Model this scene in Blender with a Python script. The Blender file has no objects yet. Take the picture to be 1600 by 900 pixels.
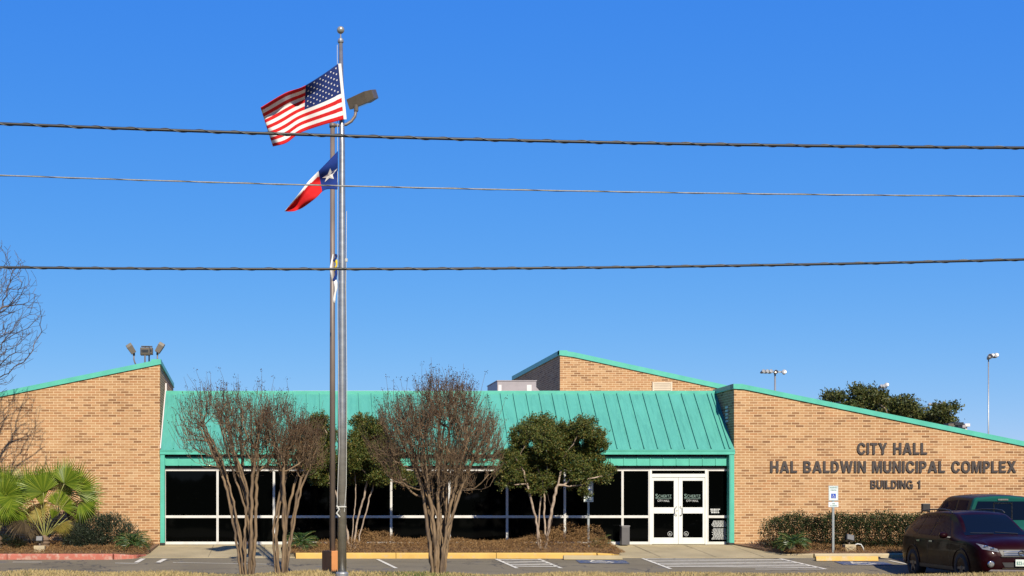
import bpy, bmesh, math, random
import numpy as np
from mathutils import Vector, Matrix
from mathutils.bvhtree import BVHTree
R = math.radians
C = bpy.context.scene.collection
scene = bpy.context.scene

# ------------------------------------------------------------------ camera, sky, sun, exposure
F = 2000.0          # focal length in photo pixels (1600 wide)
D = 40.0            # metres from camera to the brick front
EYE = 1.36          # eye height above the building's floor level
VX, VY = 444.0, 783.0
cam_d = bpy.data.cameras.new('camera'); cam = bpy.data.objects.new('camera', cam_d); C.objects.link(cam)
cam_d.sensor_width = 36.0; cam_d.lens = F/1600*36.0
cam_d.shift_x = (800-VX)/1600; cam_d.shift_y = (VY-450)/1600
cam_d.clip_start = 0.1; cam_d.clip_end = 5000
cam.location = (0, -D, EYE); cam.rotation_euler = (R(90), 0, 0)
scene.camera = cam

SUN_EL, SUN_AZ = 36.0, 9.0
w = bpy.data.worlds.new('World'); scene.world = w; w.use_nodes = True
nt = w.node_tree; bg = nt.nodes['Background']
sky = nt.nodes.new('ShaderNodeTexSky'); sky.sky_type = 'NISHITA'; sky.sun_disc = False
sky.sun_elevation = R(SUN_EL); sky.sun_rotation = R(180-SUN_AZ)
sky.altitude = 1500; sky.air_density = 1.0; sky.dust_density = 0.0; sky.ozone_density = 4.0
hs = nt.nodes.new('ShaderNodeHueSaturation'); hs.inputs['Saturation'].default_value = 1.22
nt.links.new(sky.outputs[0], hs.inputs['Color'])
tint = nt.nodes.new('ShaderNodeMix'); tint.data_type = 'RGBA'; tint.blend_type = 'MULTIPLY'; tint.inputs[0].default_value = 1; tint.inputs[7].default_value = (.80, .84, 1.10, 1)
nt.links.new(hs.outputs[0], tint.inputs[6]); 
# per-channel response of the clear winter sky: flatter green and blue towards the horizon
sp_ = nt.nodes.new('ShaderNodeSeparateColor'); cb_ = nt.nodes.new('ShaderNodeCombineColor'); nt.links.new(tint.outputs[2], sp_.inputs[0])
SK = .125*1.087
for i_, (k_, p_) in enumerate(((.60, .86), (.63, .58), (.87, .14))):
    a_ = nt.nodes.new('ShaderNodeMath'); a_.operation = 'MULTIPLY'; a_.inputs[1].default_value = SK; nt.links.new(sp_.outputs[i_], a_.inputs[0])
    b_ = nt.nodes.new('ShaderNodeMath'); b_.operation = 'POWER'; b_.inputs[1].default_value = p_; nt.links.new(a_.outputs[0], b_.inputs[0])
    c_ = nt.nodes.new('ShaderNodeMath'); c_.operation = 'MULTIPLY'; c_.inputs[1].default_value = k_/SK; nt.links.new(b_.outputs[0], c_.inputs[0]); nt.links.new(c_.outputs[0], cb_.inputs[i_])
nt.links.new(cb_.outputs[0], bg.inputs[0]); bg.inputs[1].default_value = 0.0855
sd = bpy.data.lights.new('sun', 'SUN'); sd.energy = 5.0; sd.angle = R(0.5); sd.color = (1, .90, .74)
so = bpy.data.objects.new('sun', sd); C.objects.link(so)
sdir = Vector((math.sin(R(SUN_AZ))*math.cos(R(SUN_EL)), -math.cos(R(SUN_AZ))*math.cos(R(SUN_EL)), math.sin(R(SUN_EL))))
so.rotation_euler = sdir.to_track_quat('Z', 'Y').to_euler()
so.location = (5, -30, 30)
vs = scene.view_settings
vs.view_transform = 'Standard'; vs.look = 'None'; vs.gamma = 1; vs.exposure = 0.68
scene.display_settings.display_device = 'sRGB'

def S(Y): return F/(D+Y)
def X(px, Y): return (px-VX)/S(Y)
def Z(py, Y): return EYE+(VY-py)/S(Y)
def P(px, py, Y): return Vector((X(px, Y), Y, Z(py, Y)))

# ------------------------------------------------------------------ materials
def srgb(r, g, b):
    f = lambda c: (c/255/12.92) if c/255 <= .04045 else ((c/255+.055)/1.055)**2.4
    return (f(r), f(g), f(b))
def c4(c): return (c[0], c[1], c[2], 1)
def base_mat(name, rough=.6, metal=0, spec=.5, coat=0):
    m = bpy.data.materials.new(name); m.use_nodes = True
    n = m.node_tree; b = n.nodes['Principled BSDF']
    b.inputs['Roughness'].default_value = rough; b.inputs['Metallic'].default_value = metal
    b.inputs['Specular IOR Level'].default_value = spec
    b.inputs['Coat Weight'].default_value = coat; b.inputs['Coat Roughness'].default_value = .04
    return m, n, b
def node(n, t, **kw):
    o = n.nodes.new(t)
    for k, v in kw.items(): setattr(o, k, v)
    return o
def mixc(n, fac, a, b, blend='MIX'):
    mx = node(n, 'ShaderNodeMix', data_type='RGBA', blend_type=blend)
    for sock, v in ((mx.inputs[0], fac), (mx.inputs[6], a), (mx.inputs[7], b)):
        if isinstance(v, bpy.types.NodeSocket): n.links.new(v, sock)
        elif isinstance(v, (int, float)): sock.default_value = v
        else: sock.default_value = c4(v)
    return mx.outputs[2]
def noise(n, scale, vec=None, detail=4, rough=.6, lo=.35, hi=.65):
    t = node(n, 'ShaderNodeTexNoise'); t.inputs['Scale'].default_value = scale
    t.inputs['Detail'].default_value = detail; t.inputs['Roughness'].default_value = rough
    if vec is None:
        tc = node(n, 'ShaderNodeTexCoord'); vec = tc.outputs['Object']
    n.links.new(vec, t.inputs['Vector'])
    r = node(n, 'ShaderNodeMapRange'); r.inputs[1].default_value = lo; r.inputs[2].default_value = hi
    n.links.new(t.outputs[0], r.inputs[0])
    return r.outputs[0]
def stretch(n, s):
    tc = node(n, 'ShaderNodeTexCoord'); mp = node(n, 'ShaderNodeMapping')
    mp.inputs['Scale'].default_value = s
    n.links.new(tc.outputs['Object'], mp.inputs['Vector']); return mp.outputs[0]
def add_bump(n, b, h, strength=.3, dist=.01):
    bp = node(n, 'ShaderNodeBump'); bp.inputs['Strength'].default_value = strength; bp.inputs['Distance'].default_value = dist
    n.links.new(h, bp.inputs['Height']); n.links.new(bp.outputs[0], b.inputs['Normal'])
def pm(name, c1, c2=None, scale=5, rough=.6, metal=0, bump=0, bscale=60, spec=.5, coat=0, st=None, lo=.35, hi=.65):
    m, n, b = base_mat(name, rough, metal, spec, coat)
    if c2 is None: c2 = tuple(x*.85 for x in c1)
    v = stretch(n, st) if st else None
    n.links.new(mixc(n, noise(n, scale, v, lo=lo, hi=hi), c1, c2), b.inputs['Base Color'])
    if bump: add_bump(n, b, noise(n, bscale, lo=0, hi=1), bump)
    return m
def leafm(name, cols, trans=.25, rough=.55, spec=.3):
    m, n, b = base_mat(name, rough, 0, spec)
    g = node(n, 'ShaderNodeNewGeometry'); cr = node(n, 'ShaderNodeValToRGB')
    e = cr.color_ramp.elements
    while len(e) < len(cols): e.new(.5)
    for i, c in enumerate(cols): e[i].position = i/(len(cols)-1); e[i].color = c4(c)
    n.links.new(g.outputs['Random Per Island'], cr.inputs[0])
    col = mixc(n, noise(n, 2.2, lo=.4, hi=.6), cr.outputs[0], mixc(n, .75, cr.outputs[0], cols[0], 'MULTIPLY'))
    n.links.new(cr.outputs[0], b.inputs['Base Color'])
    if trans:
        t = node(n, 'ShaderNodeBsdfTranslucent'); n.links.new(cr.outputs[0], t.inputs[0])
        ms = node(n, 'ShaderNodeMixShader'); ms.inputs[0].default_value = trans
        out = n.nodes['Material Output']
        n.links.new(b.outputs[0], ms.inputs[1]); n.links.new(t.outputs[0], ms.inputs[2]); n.links.new(ms.outputs[0], out.inputs[0])
    return m

def brick_mat():
    m, n, b = base_mat('brick', .85, spec=.2)
    tc = node(n, 'ShaderNodeTexCoord'); sp = node(n, 'ShaderNodeSeparateXYZ'); n.links.new(tc.outputs['Object'], sp.inputs[0])
    ad = node(n, 'ShaderNodeMath', operation='ADD'); n.links.new(sp.outputs[0], ad.inputs[0]); n.links.new(sp.outputs[1], ad.inputs[1])
    # slight wander so courses are not ruler-straight
    nz = node(n, 'ShaderNodeTexNoise'); nz.inputs['Scale'].default_value = 1.3; n.links.new(tc.outputs['Object'], nz.inputs['Vector'])
    ml = node(n, 'ShaderNodeMath', operation='MULTIPLY_ADD'); ml.inputs[1].default_value = .012; n.links.new(nz.outputs[0], ml.inputs[0]); n.links.new(sp.outputs[2], ml.inputs[2])
    cb = node(n, 'ShaderNodeCombineXYZ'); n.links.new(ad.outputs[0], cb.inputs[0]); n.links.new(ml.outputs[0], cb.inputs[1])
    bt = node(n, 'ShaderNodeTexBrick'); bt.offset = .5
    bt.inputs['Scale'].default_value = 1; bt.inputs['Brick Width'].default_value = .262; bt.inputs['Row Height'].default_value = .0815
    bt.inputs['Mortar Size'].default_value = .0085; bt.inputs['Mortar Smooth'].default_value = .15; bt.inputs['Bias'].default_value = 0
    bt.inputs['Color1'].default_value = (0, 0, 0, 1); bt.inputs['Color2'].default_value = (1, 1, 1, 1); bt.inputs['Mortar'].default_value = (0, 0, 0, 1)
    n.links.new(cb.outputs[0], bt.inputs['Vector'])
    cr = node(n, 'ShaderNodeValToRGB'); e = cr.color_ramp.elements
    cols = [(0, (.28, .15, .065)), (.12, (.37, .21, .09)), (.24, (.47, .285, .13)), (.40, (.50, .30, .128)), (.62, (.56, .36, .165)), (.8, (.50, .275, .115)), (1, (.60, .41, .20))]
    while len(e) < len(cols): e.new(.5)
    for i, (p, c) in enumerate(cols): e[i].position = p; e[i].color = c4(c)
    n.links.new(bt.outputs[0], cr.inputs[0])
    # darker bricks come in loose bands, wear within each brick
    grime = noise(n, 14, stretch(n, (1, 1, 2.2)), detail=5, lo=.3, hi=.75)
    c = mixc(n, grime, cr.outputs[0], mixc(n, .55, cr.outputs[0], (.75, .68, .62), 'MULTIPLY'))
    big = noise(n, .45, detail=3, lo=.3, hi=.7)
    c = mixc(n, big, c, mixc(n, .5, c, (.78, .74, .70), 'MULTIPLY'))
    mort = mixc(n, noise(n, 9, lo=.3, hi=.7), (.82, .66, .37), (.68, .52, .28))
    c = mixc(n, bt.outputs['Fac'], c, mort)
    c = mixc(n, 1, c, (.96, .90, .97), 'MULTIPLY')
    foot = noise(n, 1.1, stretch(n, (1, 1, .35)), detail=6, lo=.52, hi=.8); c = mixc(n, foot, c, mixc(n, .55, c, (.72, .68, .66), 'MULTIPLY'))
    n.links.new(c, b.inputs['Base Color'])
    inv = node(n, 'ShaderNodeMath', operation='SUBTRACT'); inv.inputs[0].default_value = 1; n.links.new(bt.outputs['Fac'], inv.inputs[1])
    add_bump(n, b, inv.outputs[0], .5, .006)
    return m

TEAL = (.092, .385, .31); TEAL2 = (.076, .33, .268)
def teal_mat():
    m, n, b = base_mat('teal_painted_metal', .42, spec=.35)
    streak = noise(n, 3.0, stretch(n, (3.2, .30, .30)), detail=6, lo=.48, hi=.85)
    blot = noise(n, .8, lo=.3, hi=.7)
    c = mixc(n, blot, TEAL, TEAL2)
    c = mixc(n, streak, c, mixc(n, .65, c, (.45, .55, .55), 'MULTIPLY'))
    dust = noise(n, 12, stretch(n, (2, .5, .5)), detail=6, lo=.5, hi=.85)
    c = mixc(n, dust, c, (.11, .42, .32))
    n.links.new(c, b.inputs['Base Color']); add_bump(n, b, noise(n, 2.5, stretch(n, (2, .6, .6)), lo=0, hi=1), .25, .02)
    return m
def glass_mat():
    m, n, b = base_mat('dark_tinted_glass', .03, spec=.13)
    b.inputs['Base Color'].default_value = (.001, .0013, .0012, 1); b.inputs['IOR'].default_value = 1.42
    add_bump(n, b, noise(n, .7, detail=1, lo=0, hi=1), .05, .05)
    return m
def asphalt_mat():
    m, n, b = base_mat('asphalt', .9, spec=.25)
    g = noise(n, 120, detail=3, lo=.3, hi=.7); l = noise(n, .5, detail=5, lo=.35, hi=.65)
    c = mixc(n, g, (.185, .158, .104), (.25, .215, .148)); c = mixc(n, l, c, mixc(n, .6, c, (.72, .72, .72), 'MULTIPLY'))
    spot = noise(n, 1.7, detail=2, lo=.66, hi=.72); c = mixc(n, spot, c, (.15, .14, .125))
    vo = node(n, 'ShaderNodeTexVoronoi', feature='DISTANCE_TO_EDGE'); vo.inputs['Scale'].default_value = .32
    tc = node(n, 'ShaderNodeTexCoord'); nz = node(n, 'ShaderNodeTexNoise'); nz.inputs['Scale'].default_value = 1.2; nz.inputs['Detail'].default_value = 6; n.links.new(tc.outputs['Object'], nz.inputs['Vector'])
    va = node(n, 'ShaderNodeVectorMath', operation='MULTIPLY_ADD'); va.inputs[1].default_value = (1.6, 1.6, 1.6); n.links.new(nz.outputs['Color'], va.inputs[0]); n.links.new(tc.outputs['Object'], va.inputs[2]); n.links.new(va.outputs[0], vo.inputs['Vector'])
    mr_ = node(n, 'ShaderNodeMapRange'); mr_.inputs[1].default_value = .012; mr_.inputs[2].default_value = .004; n.links.new(vo.outputs['Distance'], mr_.inputs[0])
    c = mixc(n, mr_.outputs[0], c, (.09, .082, .07))
    c = mixc(n, noise(n, 1.2, stretch(n, (.35, 2.5, 1)), detail=3, lo=.5, hi=.75), c, mixc(n, .7, c, (.78, .77, .76), 'MULTIPLY'))
    n.links.new(c, b.inputs['Base Color']); add_bump(n, b, g, .3, .004); return m
def concrete_mat(name='concrete', a=(.51, .42, .25), bb=(.36, .30, .18)):
    m, n, b = base_mat(name, .85, spec=.25)
    l = noise(n, .9, detail=6, lo=.3, hi=.7); g = noise(n, 70, lo=.3, hi=.7)
    c = mixc(n, l, a, bb); c = mixc(n, g, c, mixc(n, .4, c, (.8, .8, .78), 'MULTIPLY'))
    n.links.new(c, b.inputs['Base Color']); add_bump(n, b, g, .2, .003); return m
def worn(name, c, under, lo=.60, hi=.68, scale=5, rough=.7):
    m, n, b = base_mat(name, rough, spec=.3)
    f = noise(n, scale, detail=8, rough=.75, lo=lo, hi=hi)
    c1 = mixc(n, noise(n, 2, lo=.3, hi=.7), c, tuple(x*.8 for x in c))
    n.links.new(mixc(n, f, c1, under), b.inputs['Base Color']); return m
def road_paint(name, c, lo=.56, hi=.68): return worn(name, c, (.26, .235, .185), lo, hi, 9)

M = {}
M['brick'] = brick_mat(); M['teal'] = teal_mat(); M['glass'] = glass_mat()
M['trim'] = pm('teal_trim', (.105, .50, .37), (.085, .43, .32), 2.5, .4, spec=.35)
M['white'] = pm('white_frame', (.74, .73, .68), (.62, .61, .56), 3, .45)
M['doorwhite'] = pm('door_white', (.78, .80, .74), (.72, .73, .67), 2, .4)
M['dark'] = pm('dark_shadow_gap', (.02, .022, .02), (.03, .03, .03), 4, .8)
M['asphalt'] = asphalt_mat(); M['concrete'] = concrete_mat()
M['roofing'] = pm('roof_membrane', (.35, .33, .3), (.28, .27, .25), 1, .9)
M['yellow'] = worn('yellow_kerb_paint', (.70, .44, .11), (.46, .38, .24), .55, .70, 6)
M['red'] = worn('red_kerb_paint', (.50, .15, .10), (.52, .36, .28), .49, .66, 5)
M['cream'] = worn('cream_kerb_paint', (.55, .45, .27), (.42, .36, .25), .5, .66, 3)
M['mark'] = road_paint('white_road_paint', (.80, .76, .64))
M['blue'] = road_paint('blue_road_paint', (.05, .09, .2), .5, .58)
M['mulch'] = pm('mulch', (.15, .08, .038), (.25, .145, .07), 22, .95, bump=.8, bscale=60)
M['lawn_soil'] = pm('dry_turf', (.26, .19, .085), (.16, .14, .05), 3, .95, bump=.5)
M['alu'] = pm('brushed_aluminium', (.58, .57, .53), (.46, .45, .42), 4, .33, .8, st=(1, 1, 2.5))
M['bronze'] = pm('weathered_bronze_steel', (.23, .18, .145), (.16, .13, .11), 5, .5, .15, st=(1, 1, .3))
M['fixture'] = pm('bronze_fixture', (.125, .10, .07), (.09, .075, .052), 6, .5)
M['fixdark'] = pm('fixture_lens', (.03, .03, .03), (.05, .05, .05), 6, .2)
M['galv'] = pm('galvanised_steel', (.45, .46, .46), (.34, .35, .36), 12, .45, .6)
M['letter'] = pm('bronze_letters', (.062, .048, .042), (.045, .036, .032), 6, .5, spec=.4)
M['orange'] = worn('orange_concrete_paint', (.70, .29, .10), (.36, .15, .06), .55, .8, 3)
M['hvac'] = pm('hvac_sheet_metal', (.36, .32, .33), (.30, .27, .28), 3, .5)
M['hvac_lid'] = pm('hvac_panel', (.72, .68, .66), (.66, .62, .6), 3, .5)
M['louver'] = pm('cream_louver', (.68, .56, .40), (.6, .5, .36), 3, .6)
M['cable'] = pm('black_cable_sheath', (.012, .013, .012), (.02, .02, .018), 30, .5)
M['greycable'] = pm('grey_cable_sheath', (.30, .30, .27), (.2, .2, .18), 30, .5)
M['strand'] = pm('lashing_wire', (.10, .10, .085), (.05, .05, .045), 9, .45, .3)
M['grayplastic'] = pm('grey_bin', (.10, .095, .095), (.085, .08, .08), 4, .5)
M['cloth_red'] = pm('red_cloth', (.62, .02, .02), (.52, .016, .018), 8, .8, spec=.1)
M['cloth_white'] = pm('white_cloth', (.82, .80, .76), (.76, .74, .7), 8, .8, spec=.1)
M['cloth_blue'] = pm('blue_cloth', (.018, .035, .15), (.014, .028, .12), 8, .8, spec=.1)
M['cloth_blue2'] = pm('bright_blue_cloth', (.014, .04, .21), (.012, .034, .17), 8, .8, spec=.1)
M['cloth_yellow'] = pm('yellow_cloth', (.75, .58, .04), (.7, .5, .03), 8, .8, spec=.1)
M['rope'] = pm('rope', (.62, .62, .56), (.5, .5, .45), 40, .8)
M['signwhite'] = pm('sign_white', (.74, .80, .78), (.68, .75, .74), 6, .4)
M['signblue'] = pm('sign_blue', (.01, .06, .5), (.012, .07, .45), 6, .4)
M['signgreen'] = pm('sign_dark_green', (.02, .16, .12), (.03, .18, .14), 6, .4)
M['signpost'] = pm('sign_post', (.42, .45, .44), (.34, .37, .37), 10, .45, .5)
M['decal'] = pm('white_decal', (.68, .70, .67), (.6, .62, .6), 10, .6)
M['decalgreen'] = pm('pale_green_decal', (.22, .32, .27), (.18, .28, .24), 10, .6)
M['myrtle'] = pm('myrtle_bark', (.27, .18, .095), (.105, .07, .042), 7, .8, bump=.3, st=(1, 1, .35))
M['twig'] = pm('myrtle_twig', (.205, .135, .068), (.11, .072, .04), 5, .85)
M['pod'] = leafm('seed_pods', [(.03, .014, .010), (.06, .028, .018), (.10, .048, .028)], .05, .9, .05)
M['deadleaf'] = leafm('dead_leaves', [(.08, .04, .018), (.16, .08, .03), (.24, .14, .05)], .2)
M['evbark'] = pm('pale_bark', (.46, .36, .26), (.26, .19, .14), 9, .85, bump=.3)
M['evleaf'] = leafm('evergreen_leaves', [(.03, .05, .010), (.07, .105, .018), (.14, .165, .030), (.22, .15, .034)], .22)
M['barebark'] = pm('bare_branch', (.16, .125, .115), (.10, .08, .078), 5, .85)
M['oakleaf'] = leafm('oak_leaves', [(.035, .06, .015), (.08, .10, .022), (.14, .13, .03)], .2)
M['palm'] = leafm('palm_fronds', [(.10, .17, .012), (.17, .25, .018), (.28, .34, .035)], .3, .45, .3)
M['palmtip'] = leafm('yellow_frond', [(.30, .26, .05), (.42, .33, .08)], .3, .5)
M['palmdeadshade'] = leafm('dead_shaded_frond', [(.05, .035, .018), (.14, .10, .05)], .1, .8)  # dead fronds, coloured darker for the shade on the low fans
M['petiole'] = pm('petiole', (.34, .36, .09), (.25, .24, .08), 4, .5)
M['palmtrunk'] = pm('palm_trunk', (.14, .09, .055), (.22, .15, .09), 12, .9, bump=.6)
M['oleander'] = leafm('oleander_leaves', [(.016, .028, .018), (.035, .052, .028), (.07, .085, .045)], .15)
M['sago'] = leafm('sago_leaves', [(.02, .055, .012), (.045, .10, .02), (.08, .15, .03)], .15, .35, .5)
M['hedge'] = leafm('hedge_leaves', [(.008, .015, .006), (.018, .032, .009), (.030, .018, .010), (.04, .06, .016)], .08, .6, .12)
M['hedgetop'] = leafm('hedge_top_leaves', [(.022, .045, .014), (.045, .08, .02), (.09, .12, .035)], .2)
M['stem'] = pm('shrub_stem', (.10, .065, .045), (.06, .04, .03), 9, .9)
M['dry'] = leafm('dry_ground_cover', [(.12, .06, .026), (.24, .13, .05), (.42, .26, .11), (.18, .10, .045)], .15, .8, .1)
M['straw'] = leafm('straw_grass', [(.48, .36, .16), (.62, .48, .23), (.42, .33, .13)], .2, .8, .1)
M['grass'] = leafm('green_grass', [(.07, .12, .02), (.14, .19, .04), (.3, .27, .09)], .2, .8, .1)
M['woods'] = leafm('woods_leaves', [(.02, .035, .012), (.05, .06, .02), (.07, .06, .035)], .1)

# ------------------------------------------------------------------ mesh helpers
def new_obj(name, me, mat=None, parent=None, loc=None):
    o = bpy.data.objects.new(name, me); C.objects.link(o)
    if mat is not None:
        for mm in (mat if isinstance(mat, (list, tuple)) else [mat]): me.materials.append(mm)
    if parent is not None: o.parent = parent
    if loc is not None: o.location = loc
    return o
def tag(o, label=None, cat=None, group=None, kind=None):
    if label: o['label'] = label
    if cat: o['category'] = cat
    if group: o['group'] = group
    if kind: o['kind'] = kind
    return o
def thing(name, label, cat, loc=(0, 0, 0), rz=0, group=None):
    o = bpy.data.objects.new(name, None); C.objects.link(o); o.empty_display_size = .2
    o.location = loc; o.rotation_euler = (0, 0, rz); tag(o, label, cat, group); return o
class MB:
    def __init__(s): s.v = []; s.f = []; s.m = []
    def add(s, vs, fs, mi=0):
        k = len(s.v); s.v.extend([tuple(v) for v in vs]); s.f.extend([tuple(i+k for i in f) for f in fs]); s.m.extend([mi]*len(fs)); return s
    def box(s, x0, x1, y0, y1, z0, z1, mi=0, mat=None):
        vs = [Vector((x, y, z)) for z in (z0, z1) for y in (y0, y1) for x in (x0, x1)]
        if mat is not None: vs = [mat @ v for v in vs]
        return s.add(vs, [(0, 2, 3, 1), (4, 5, 7, 6), (0, 1, 5, 4), (2, 6, 7, 3), (0, 4, 6, 2), (1, 3, 7, 5)], mi)
    def hexa(s, a, b, mi=0):   # a,b: two quads of 4 points, same order
        return s.add(list(a)+list(b), [(3, 2, 1, 0), (4, 5, 6, 7), (0, 1, 5, 4), (1, 2, 6, 5), (2, 3, 7, 6), (3, 0, 4, 7)], mi)
    def prism(s, poly, fn0, fn1, mi=0):   # poly 2d pts -> fn(p) 3d at both ends
        n = len(poly); a = [fn0(p) for p in poly]; b = [fn1(p) for p in poly]
        return s.add(a+b, [tuple(range(n-1, -1, -1)), tuple(range(n, 2*n))]+[(i, (i+1) % n, n+(i+1) % n, n+i) for i in range(n)], mi)
    def tube(s, pts, rad, n=8, cap=True, mi=0):
        pts = [Vector(p) for p in pts]; m = len(pts)
        if not isinstance(rad, (list, tuple)): rad = [rad]*m
        up = None; rings = []
        for i, p in enumerate(pts):
            t = (pts[min(i+1, m-1)]-pts[max(i-1, 0)])
            t = t.normalized() if t.length > 1e-9 else Vector((0, 0, 1))
            if up is None: up = t.orthogonal().normalized()
            up = (up-t*up.dot(t)); up = up.normalized() if up.length > 1e-6 else t.orthogonal().normalized()
            sd_ = t.cross(up)
            rings += [p+(up*math.cos(2*math.pi*k/n)+sd_*math.sin(2*math.pi*k/n))*rad[i] for k in range(n)]
        fs = [(i*n+k, i*n+(k+1) % n, (i+1)*n+(k+1) % n, (i+1)*n+k) for i in range(m-1) for k in range(n)]
        if cap: fs += [tuple(range(n-1, -1, -1)), tuple((m-1)*n+k for k in range(n))]
        return s.add(rings, fs, mi)
    def lathe(s, prof, n=20, mi=0, mat=None, cap=True):   # prof (r,z)
        m = len(prof); vs = [Vector((r*math.cos(2*math.pi*k/n), r*math.sin(2*math.pi*k/n), z)) for r, z in prof for k in range(n)]
        if mat is not None: vs = [mat @ v for v in vs]
        fs = [(i*n+k, i*n+(k+1) % n, (i+1)*n+(k+1) % n, (i+1)*n+k) for i in range(m-1) for k in range(n)]
        if cap: fs += [tuple(range(n-1, -1, -1)), tuple((m-1)*n+k for k in range(n))]
        return s.add(vs, fs, mi)
    def build(s, name, mat, parent=None, smooth=False, bevel=0, loc=None, seg=2):
        me = bpy.data.meshes.new(name); me.from_pydata(s.v, [], s.f)
        o = new_obj(name, me, mat, parent, loc)
        if any(s.m): me.polygons.foreach_set('material_index', s.m)
        if smooth: me.polygons.foreach_set('use_smooth', [True]*len(me.polygons))
        if bevel:
            b = o.modifiers.new('bevel', 'BEVEL'); b.width = bevel; b.segments = seg; b.limit_method = 'ANGLE'; b.angle_limit = R(35)
        me.update(); return o
def fast_mesh(name, verts, quads, smooth=False):
    verts = np.asarray(verts, dtype=np.float32); quads = np.asarray(quads, dtype=np.int32)
    me = bpy.data.meshes.new(name); k = quads.shape[1]; nf = len(quads)
    me.vertices.add(len(verts)); me.vertices.foreach_set('co', verts.ravel())
    me.loops.add(nf*k); me.loops.foreach_set('vertex_index', quads.ravel())
    me.polygons.add(nf); me.polygons.foreach_set('loop_start', np.arange(0, nf*k, k, dtype=np.int32))
    me.polygons.foreach_set('loop_total', np.full(nf, k, dtype=np.int32))
    if smooth: me.polygons.foreach_set('use_smooth', np.ones(nf, dtype=bool))
    me.update(calc_edges=True); return me
def unit(a): return a/np.maximum(np.linalg.norm(a, axis=-1, keepdims=True), 1e-9)
def leaves(p, d, length, width, rng, jit=.35):
    """rhombic leaves at p pointing along d"""
    n = len(p); L = length*(1+jit*rng.uniform(-1, 1, n))[:, None]; W = width*(1+jit*rng.uniform(-1, 1, n))[:, None]
    d = unit(d); s = unit(np.cross(d, unit(rng.normal(size=(n, 3))))); nn = np.cross(d, s)
    v = np.stack([p, p+d*L*.5+s*W*.5+nn*W*.12, p+d*L, p+d*L*.5-s*W*.5+nn*W*.12], 1).reshape(-1, 3)
    return v, np.arange(4*n).reshape(-1, 4)
def cat_leaf(lst):
    vs = []; qs = []; k = 0
    for v, q in lst: vs.append(v); qs.append(q+k); k += len(v)
    return np.concatenate(vs), np.concatenate(qs)

LOT = [(1, 0), (0, 0), (-3.1, -.28), (-7.0, -.58), (-11.0, -.58), (-60, -.58)]
def zlot(Y):
    ys = [a for a, b in LOT][::-1]; zs = [b for a, b in LOT][::-1]
    return float(np.interp(Y, ys, zs))
def G(px, py):     # pixel -> point on the parking lot
    lo, hi = -12.0, 0.0
    for _ in range(50):
        m = (lo+hi)/2
        y = VY+(EYE-zlot(m))*S(m)
        if y > py: lo = m
        else: hi = m
    return Vector((X(px, lo), lo, zlot(lo)))
# ================================================================== GROUND
def sheet(name, x0, x1, prof, mat, kind='structure', nx=2, zoff=0, thick=0):
    vs = []; fs = []
    for i in range(nx+1):
        for (y, z) in prof: vs.append((x0+(x1-x0)*i/nx, y, z+zoff))
    m = len(prof)
    for i in range(nx):
        for j in range(m-1): fs.append((i*m+j, i*m+j+1, (i+1)*m+j+1, (i+1)*m+j))
    me = bpy.data.meshes.new(name); me.from_pydata(vs, [], fs); o = new_obj(name, me, mat); tag(o, kind=kind)
    return o
M['field'] = pm('dry_field', (.24, .19, .095), (.15, .14, .06), .3, .95)
g = MB(); g.add([(-1500, -1500, -.75), (1500, -1500, -.75), (1500, 2500, -.75), (-1500, 2500, -.75)], [(0, 1, 2, 3)])
tag(g.build('ground', M['field']), kind='structure')
sheet('parking_lot', -70, 70, [(-11.0, -.584), (-7, -.584), (-3.0, -.282)], M['asphalt'])
sheet('street', -90, 90, [(-37, -.62), (-20.5, -.62)], M['asphalt'])
tag(MB().box(-70, 70, -.3, 26, -.6, -.03).build('foundation_slab', M['concrete']), kind='structure')

def crest(x, y):
    base = np.interp(y, [-20.5, -17, -13.5, -12.4, -11.2], [-.55, -.42, -.24, -.20, -.44])
    return base-.0022*(x-3)+.02*np.sin(x*.9+y)+.012*np.sin(x*2.3+1)
prof_y = [-20.5, -18, -15, -13.5, -12.8, -12.4, -12.0, -11.6, -11.2]
vs = []; fs = []; nx = 120
for i in range(nx+1):
    x = -45+i*90/nx
    for y in prof_y: vs.append((x, y, float(crest(x, y))))
    vs.append((x, -11.16, -.62))
mm = len(prof_y)+1
for i in range(nx):
    for j in range(mm-1): fs.append((i*mm+j, i*mm+j+1, (i+1)*mm+j+1, (i+1)*mm+j))
me = bpy.data.meshes.new('lawn'); me.from_pydata(vs, [], fs); o = new_obj('lawn', me, M['lawn_soil']); tag(o, kind='structure')
me.polygons.foreach_set('use_smooth', [True]*len(me.polygons))

# grass blades over the near verge (nobody could count them)
def blades(name, n, x0, x1, y0, y1, mat, seed, hmul=1, patches=None, keep=None):
    rng = np.random.default_rng(seed)
    x = rng.uniform(x0, x1, n); y = rng.uniform(y0, y1, n)
    if patches is not None:
        k = patches(x, y, rng); x = x[k]; y = y[k]; n = len(x)
    z = np.array(crest(x, y)); h = rng.uniform(.03, .08, n)*hmul*(1+.5*np.sin(x*1.7)*np.sin(x*.43+2))
    a = rng.uniform(0, 6.28, n); wd = rng.uniform(.006, .014, n)
    p0 = np.stack([x, y, z-.01], 1); s = np.stack([np.cos(a)*wd, np.sin(a)*wd, 0*a], 1)
    lean = np.stack([rng.normal(0, .5, n)*h, rng.normal(0, .5, n)*h, h], 1)
    v = np.stack([p0-s, p0+s, p0+lean], 1).reshape(-1, 3)
    o = new_obj(name, fast_mesh(name, v, np.arange(3*n).reshape(-1, 3)), mat); tag(o, kind='stuff'); return o
def green_zone(x, y):
    return np.exp(-((x-2.9)/1.1)**2)*.95+np.exp(-((x+1.5)/.9)**2)*.25+.15*np.exp(-((x+5.6)/1.2)**2)
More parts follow.
